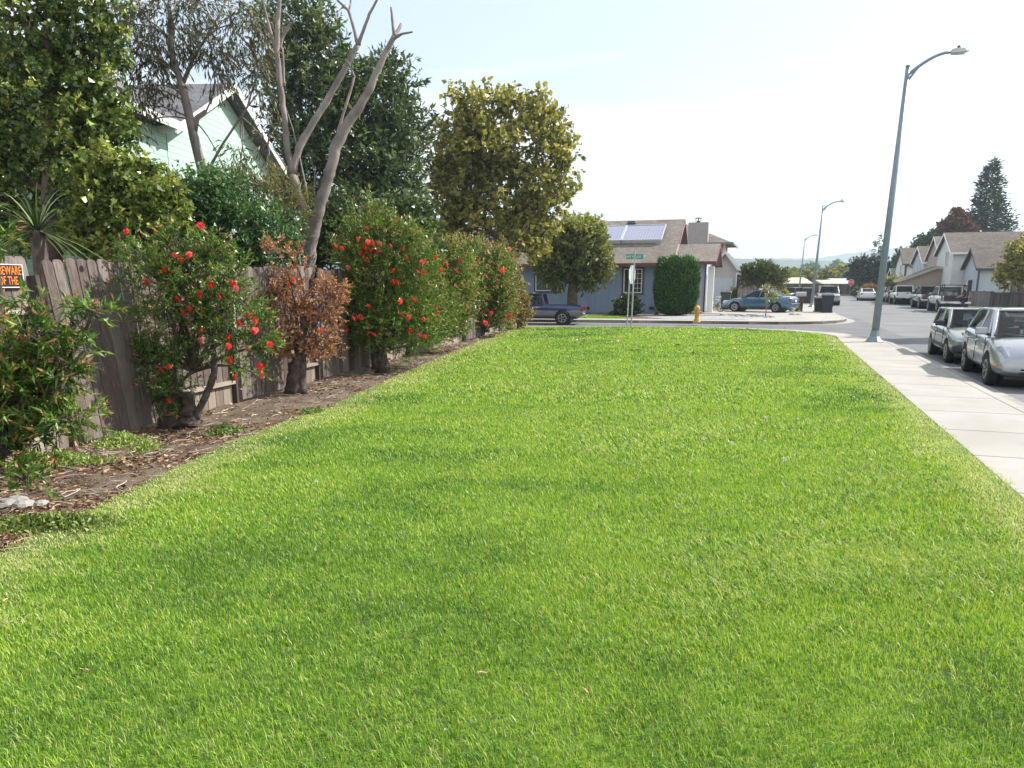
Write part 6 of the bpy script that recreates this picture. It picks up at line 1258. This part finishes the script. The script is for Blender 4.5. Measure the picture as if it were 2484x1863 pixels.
def palm(label, x, y, r, Y=430):
    c = at(x, y, Y); b = Vector((c.x, c.y, 0)); t = thing('palm_tree', label, 'palm', b, group='far palm trees on the skyline'); rr_ = r/ppm(Y); n = 240
    m = MB(); m.tube([(0, 0, 0), (0, 0, c.z)], [.35, .25], 6); m.build('trunk', BARK, t)
    u = unit(RN.normal(size=(n, 3))); P = u*rr_*.3+np.array([0, 0, c.z]); leafobj('crown', M_PALM, P, unit(u+np.array([0, 0, -.25])), rr_*.9, rr_*.22, RN.random(n), t)
for i, (x, y, r) in enumerate([(1947, 645, 4.5), (1957, 643, 5), (1986, 646, 4), (2021, 642, 4.5), (2044, 641, 4.5), (2057, 642, 4.5), (1908, 653, 7), (2148, 650, 3)]):
    palm(['slim far palm just right of the farthest lamp', 'far palm left of the middle lamp pole', 'far palm just right of the middle lamp pole', 'far palm, left one of the central three', 'far palm, middle one of the central three', 'far palm, right one of the central three', 'broader palm crown left of the farthest lamp', 'tiny palm right of the near lamp pole'][i], x, y, r, 430 if i != 6 else 200)
tree('dead_snag', 'thin bare treetop above the olive umbrella tree', (1838, 700), [], 130, 0, 0, 0, 0, BARK, [([(1838, 700), (1838, 640), (1839, 628)], [.25, .18, .1]), ([(1838, 634), (1832, 626)], [.12, .08]), ([(1838, 634), (1846, 628)], [.12, .08])])
# a tall slim tree outside the right edge: its shadow crosses road, sidewalk and lawn corner
tree('tall_slim_tree', 'tall slim street tree outside the picture on the right', (3000, 800), [(2900, 300, 70, 120), (2890, 480, 80, 120), (2905, 130, 60, 100), (2960, 600, 60, 60)], 27.5, 2400, 10, .2, .12, M_DK, [([(2960, 830), (2920, 500), (2900, 200)], [.2, .15, .08])], tw=.4)
# ------------------------------------------------------------------ hills and haze
def hills():
    for i, (Y, h0, amp, seed, lab) in enumerate([(1500, 43, 15, 3, 'near wooded blue ridge on the horizon'), (2600, 112, 26, 8, 'far pale ridge on the horizon')]):
        n = 900; x = np.linspace(-1600, 2600, n) if i == 0 else np.linspace(-2600, 3300, n); rg = np.random.default_rng(seed); hgt = np.zeros(n)
        for k in range(1, 9): hgt += np.sin(x/4200*2*np.pi*k*1.7+rg.random()*6.28)*amp/k**.9
        bump_ = np.repeat(rg.random(n//2+1), 2)[:n]; hgt = h0+hgt*.6+1.7*bump_*(1+i)+4*(rg.random(n) > .985)
        if i == 1: hgt = hgt*np.clip((x-150)/1300+.35, .3, 1.25)
        m = MB(); vs = [(float(a), Y+(0 if j == 0 else 60 if j == 1 else 400), float(b)*(0 if j == 0 else 1 if j == 1 else .0)-(.3 if j != 1 else 0)) for j in range(3) for a, b in zip(x, hgt)]
        # slopes: foot, crest, back foot
        m.add(vs, [(j*n+k, j*n+k+1, (j+1)*n+k+1, (j+1)*n+k) for j in range(2) for k in range(n-1)]); struct(m.build('hills', groundmat('hill_forest%d' % i, [(.03, .05, .03), (.05, .07, .035), (.09, .09, .05)], .01), fixn=False), lab)
hills()
def haze():
    m = MB(); m.box((0, 1700, 110), (6900, 3700, 222.4)); o = m.build('haze', None or bpy.data.materials.new('haze')); mt = o.data.materials[0]; mt.use_nodes = True; nt = mt.node_tree; nt.nodes.remove(nt.nodes['Principled BSDF'])
    v = nd(nt, 'ShaderNodeVolumePrincipled', Density=HAZE, Anisotropy=.35); v.inputs['Color'].default_value = (.72, .87, 1, 1); nt.links.new(v.outputs[0], nt.nodes['Material Output'].inputs['Volume'])
    tag(o, 'thin pale air haze over the whole neighbourhood', None, kind='stuff')
HAZE = .00042
haze()
# ------------------------------------------------------------------ fallen leaves and dandelion clocks
def leafmesh(kind):
    m = MB()
    if kind == 0: m.add([(0, -.5, 0), (.16, -.1, .10), (.10, .3, .05), (0, .55, .12), (-.10, .3, .05), (-.16, -.1, .10)], [(0, 1, 2, 3), (0, 3, 4, 5)])
    else:
        pts = [(0, -.1)]+[(r*math.sin(a), r*math.cos(a)) for a, r in [(-2.2, .35), (-1.7, .2), (-1.2, .5), (-.7, .24), (0, .6), (.7, .24), (1.2, .5), (1.7, .2), (2.2, .35)]]
        m.add([(a, b, .18*abs(a)+random.uniform(0, .12)) for a, b in pts], [(0, i, i+1) for i in range(1, 9)]); m.tube([(0, -.1, 0), (0, -.5, .1)], .012, 3)
    o = m.build('leaf_source', flat('fallen_leaf_tan', (.42, .24, .13), .7, var=.35, scale=9)); d = o.data; bpy.data.objects.remove(o); return d
LM = [leafmesh(0), leafmesh(1)]
fl = [(1170, 1632, 0, .055, 'tan pointed dry leaf on the grass at the lower middle'), (1420, 1675, 0, .045, 'pale dry leaf lying right of the lower middle of the lawn'), (14, 1455, 0, .05, 'orange dry leaf at the left edge of the lawn'), (205, 1625, 0, .06, 'brown curled leaf in the lower left grass'), (1683, 857, 1, .2, 'dry leaf on the lawn below the hydrant'), (1948, 908, 1, .16, 'dry curled leaf near the sidewalk side of the lawn'), (1784, 846, 1, .2, 'pale crumpled leaf on the far lawn below the sedan'), (1948, 858, 1, .16, 'small dry leaf on the lawn left of the near lamp'), (2138, 916, 1, .1, 'dark leaf on the lawn edge by the sidewalk'), (2247, 882, 1, .12, 'dark leaf lying on the sidewalk before the old hatchback'), (2161, 1135, 0, .06, 'brown leaf on the right part of the lawn'), (2114, 1133, 0, .05, 'tiny black leaf on the right part of the lawn'), (1415, 825, 1, .24, 'light dry leaf near the far left of the lawn'), (1500, 829, 1, .2, 'light dry leaf below the sign pole'), (1645, 838, 1, .2, 'dry leaf mid distance below the hedge'), (1360, 900, 1, .14, 'dry leaf in the middle of the lawn'), (2447, 1223, 0, .06, 'dry leaf near the lower right sidewalk edge')]
rl = random.Random(4)
for i in range(22): fl.append((rl.uniform(1240, 1990), 796+rl.random()**2*34, 1, .17, None))
def onlawn(x, y, z): return G(x, y, z)
far_lab = 'one of many dry leaves dotted along the far edge of the lawn'
for x, y, k, s, l in fl:
    c = onlawn(x, y, .03); o = bpy.data.objects.new('fallen_leaf', LM[k]); COL.objects.link(o); o.location = c; o.scale = (s, s, s); o.rotation_euler = (rl.uniform(-.4, .6), rl.uniform(-.4, .4), rl.random()*6.28); tag(o, l or far_lab, 'leaf', 'dry fallen leaves on the lawn')
def dande():
    m = MB(); r = random.Random(1)
    for i in range(90):
        u = r.uniform(-1, 1); a = r.random()*6.283; q = math.sqrt(1-u*u); d = Vector((q*math.cos(a), q*math.sin(a), u)); s = d.orthogonal().normalized()*.07; m.add([d*.1-s*.2, d*.1+s*.2, d+s*1.6, d-s*1.6], [(0, 1, 2, 3)])
    o = m.build('seed_head', flat('seed_white', (.6, .6, .58), .8, var=.03), fixn=False); d1 = o.data; bpy.data.objects.remove(o)
    m = MB(); m.tube([(0, 0, 0), (.004, 0, .07)], .0018, 5); o = m.build('stem', flat('stem_green', (.12, .25, .05))); d2 = o.data; bpy.data.objects.remove(o)
    labs = ['topmost of the four white dandelion clocks right of centre', 'white dandelion clock, left one of the right cluster', 'white dandelion clock in the middle of the right cluster', 'white dandelion clock, lowest of the right cluster', 'lone white dandelion clock on the left of the lawn', 'small white dandelion clock on the left, lower down', 'white dandelion clock in the middle of the lawn', 'tiny pale dandelion clock near the bottom middle']
    for (x, y, s), l in zip([(1857, 1015, .018), (1776, 1077, .020), (1856, 1072, .014), (1903, 1115, .018), (767, 1169, .013), (765, 1337, .008), (1526, 1268, .009), (1080, 1775, .005)], labs):
        c = G(x, y, .06); t = thing('dandelion', l, 'dandelion', (c.x, c.y, 0), group='dandelion clocks on the lawn')
        for nm, d_, sc, z in (('seed_head', d1, s, .07), ('stem', d2, 1, 0)): o = bpy.data.objects.new(nm, d_); COL.objects.link(o); o.parent = t; o.location = (0, 0, z); o.scale = (sc, sc, sc)
dande()
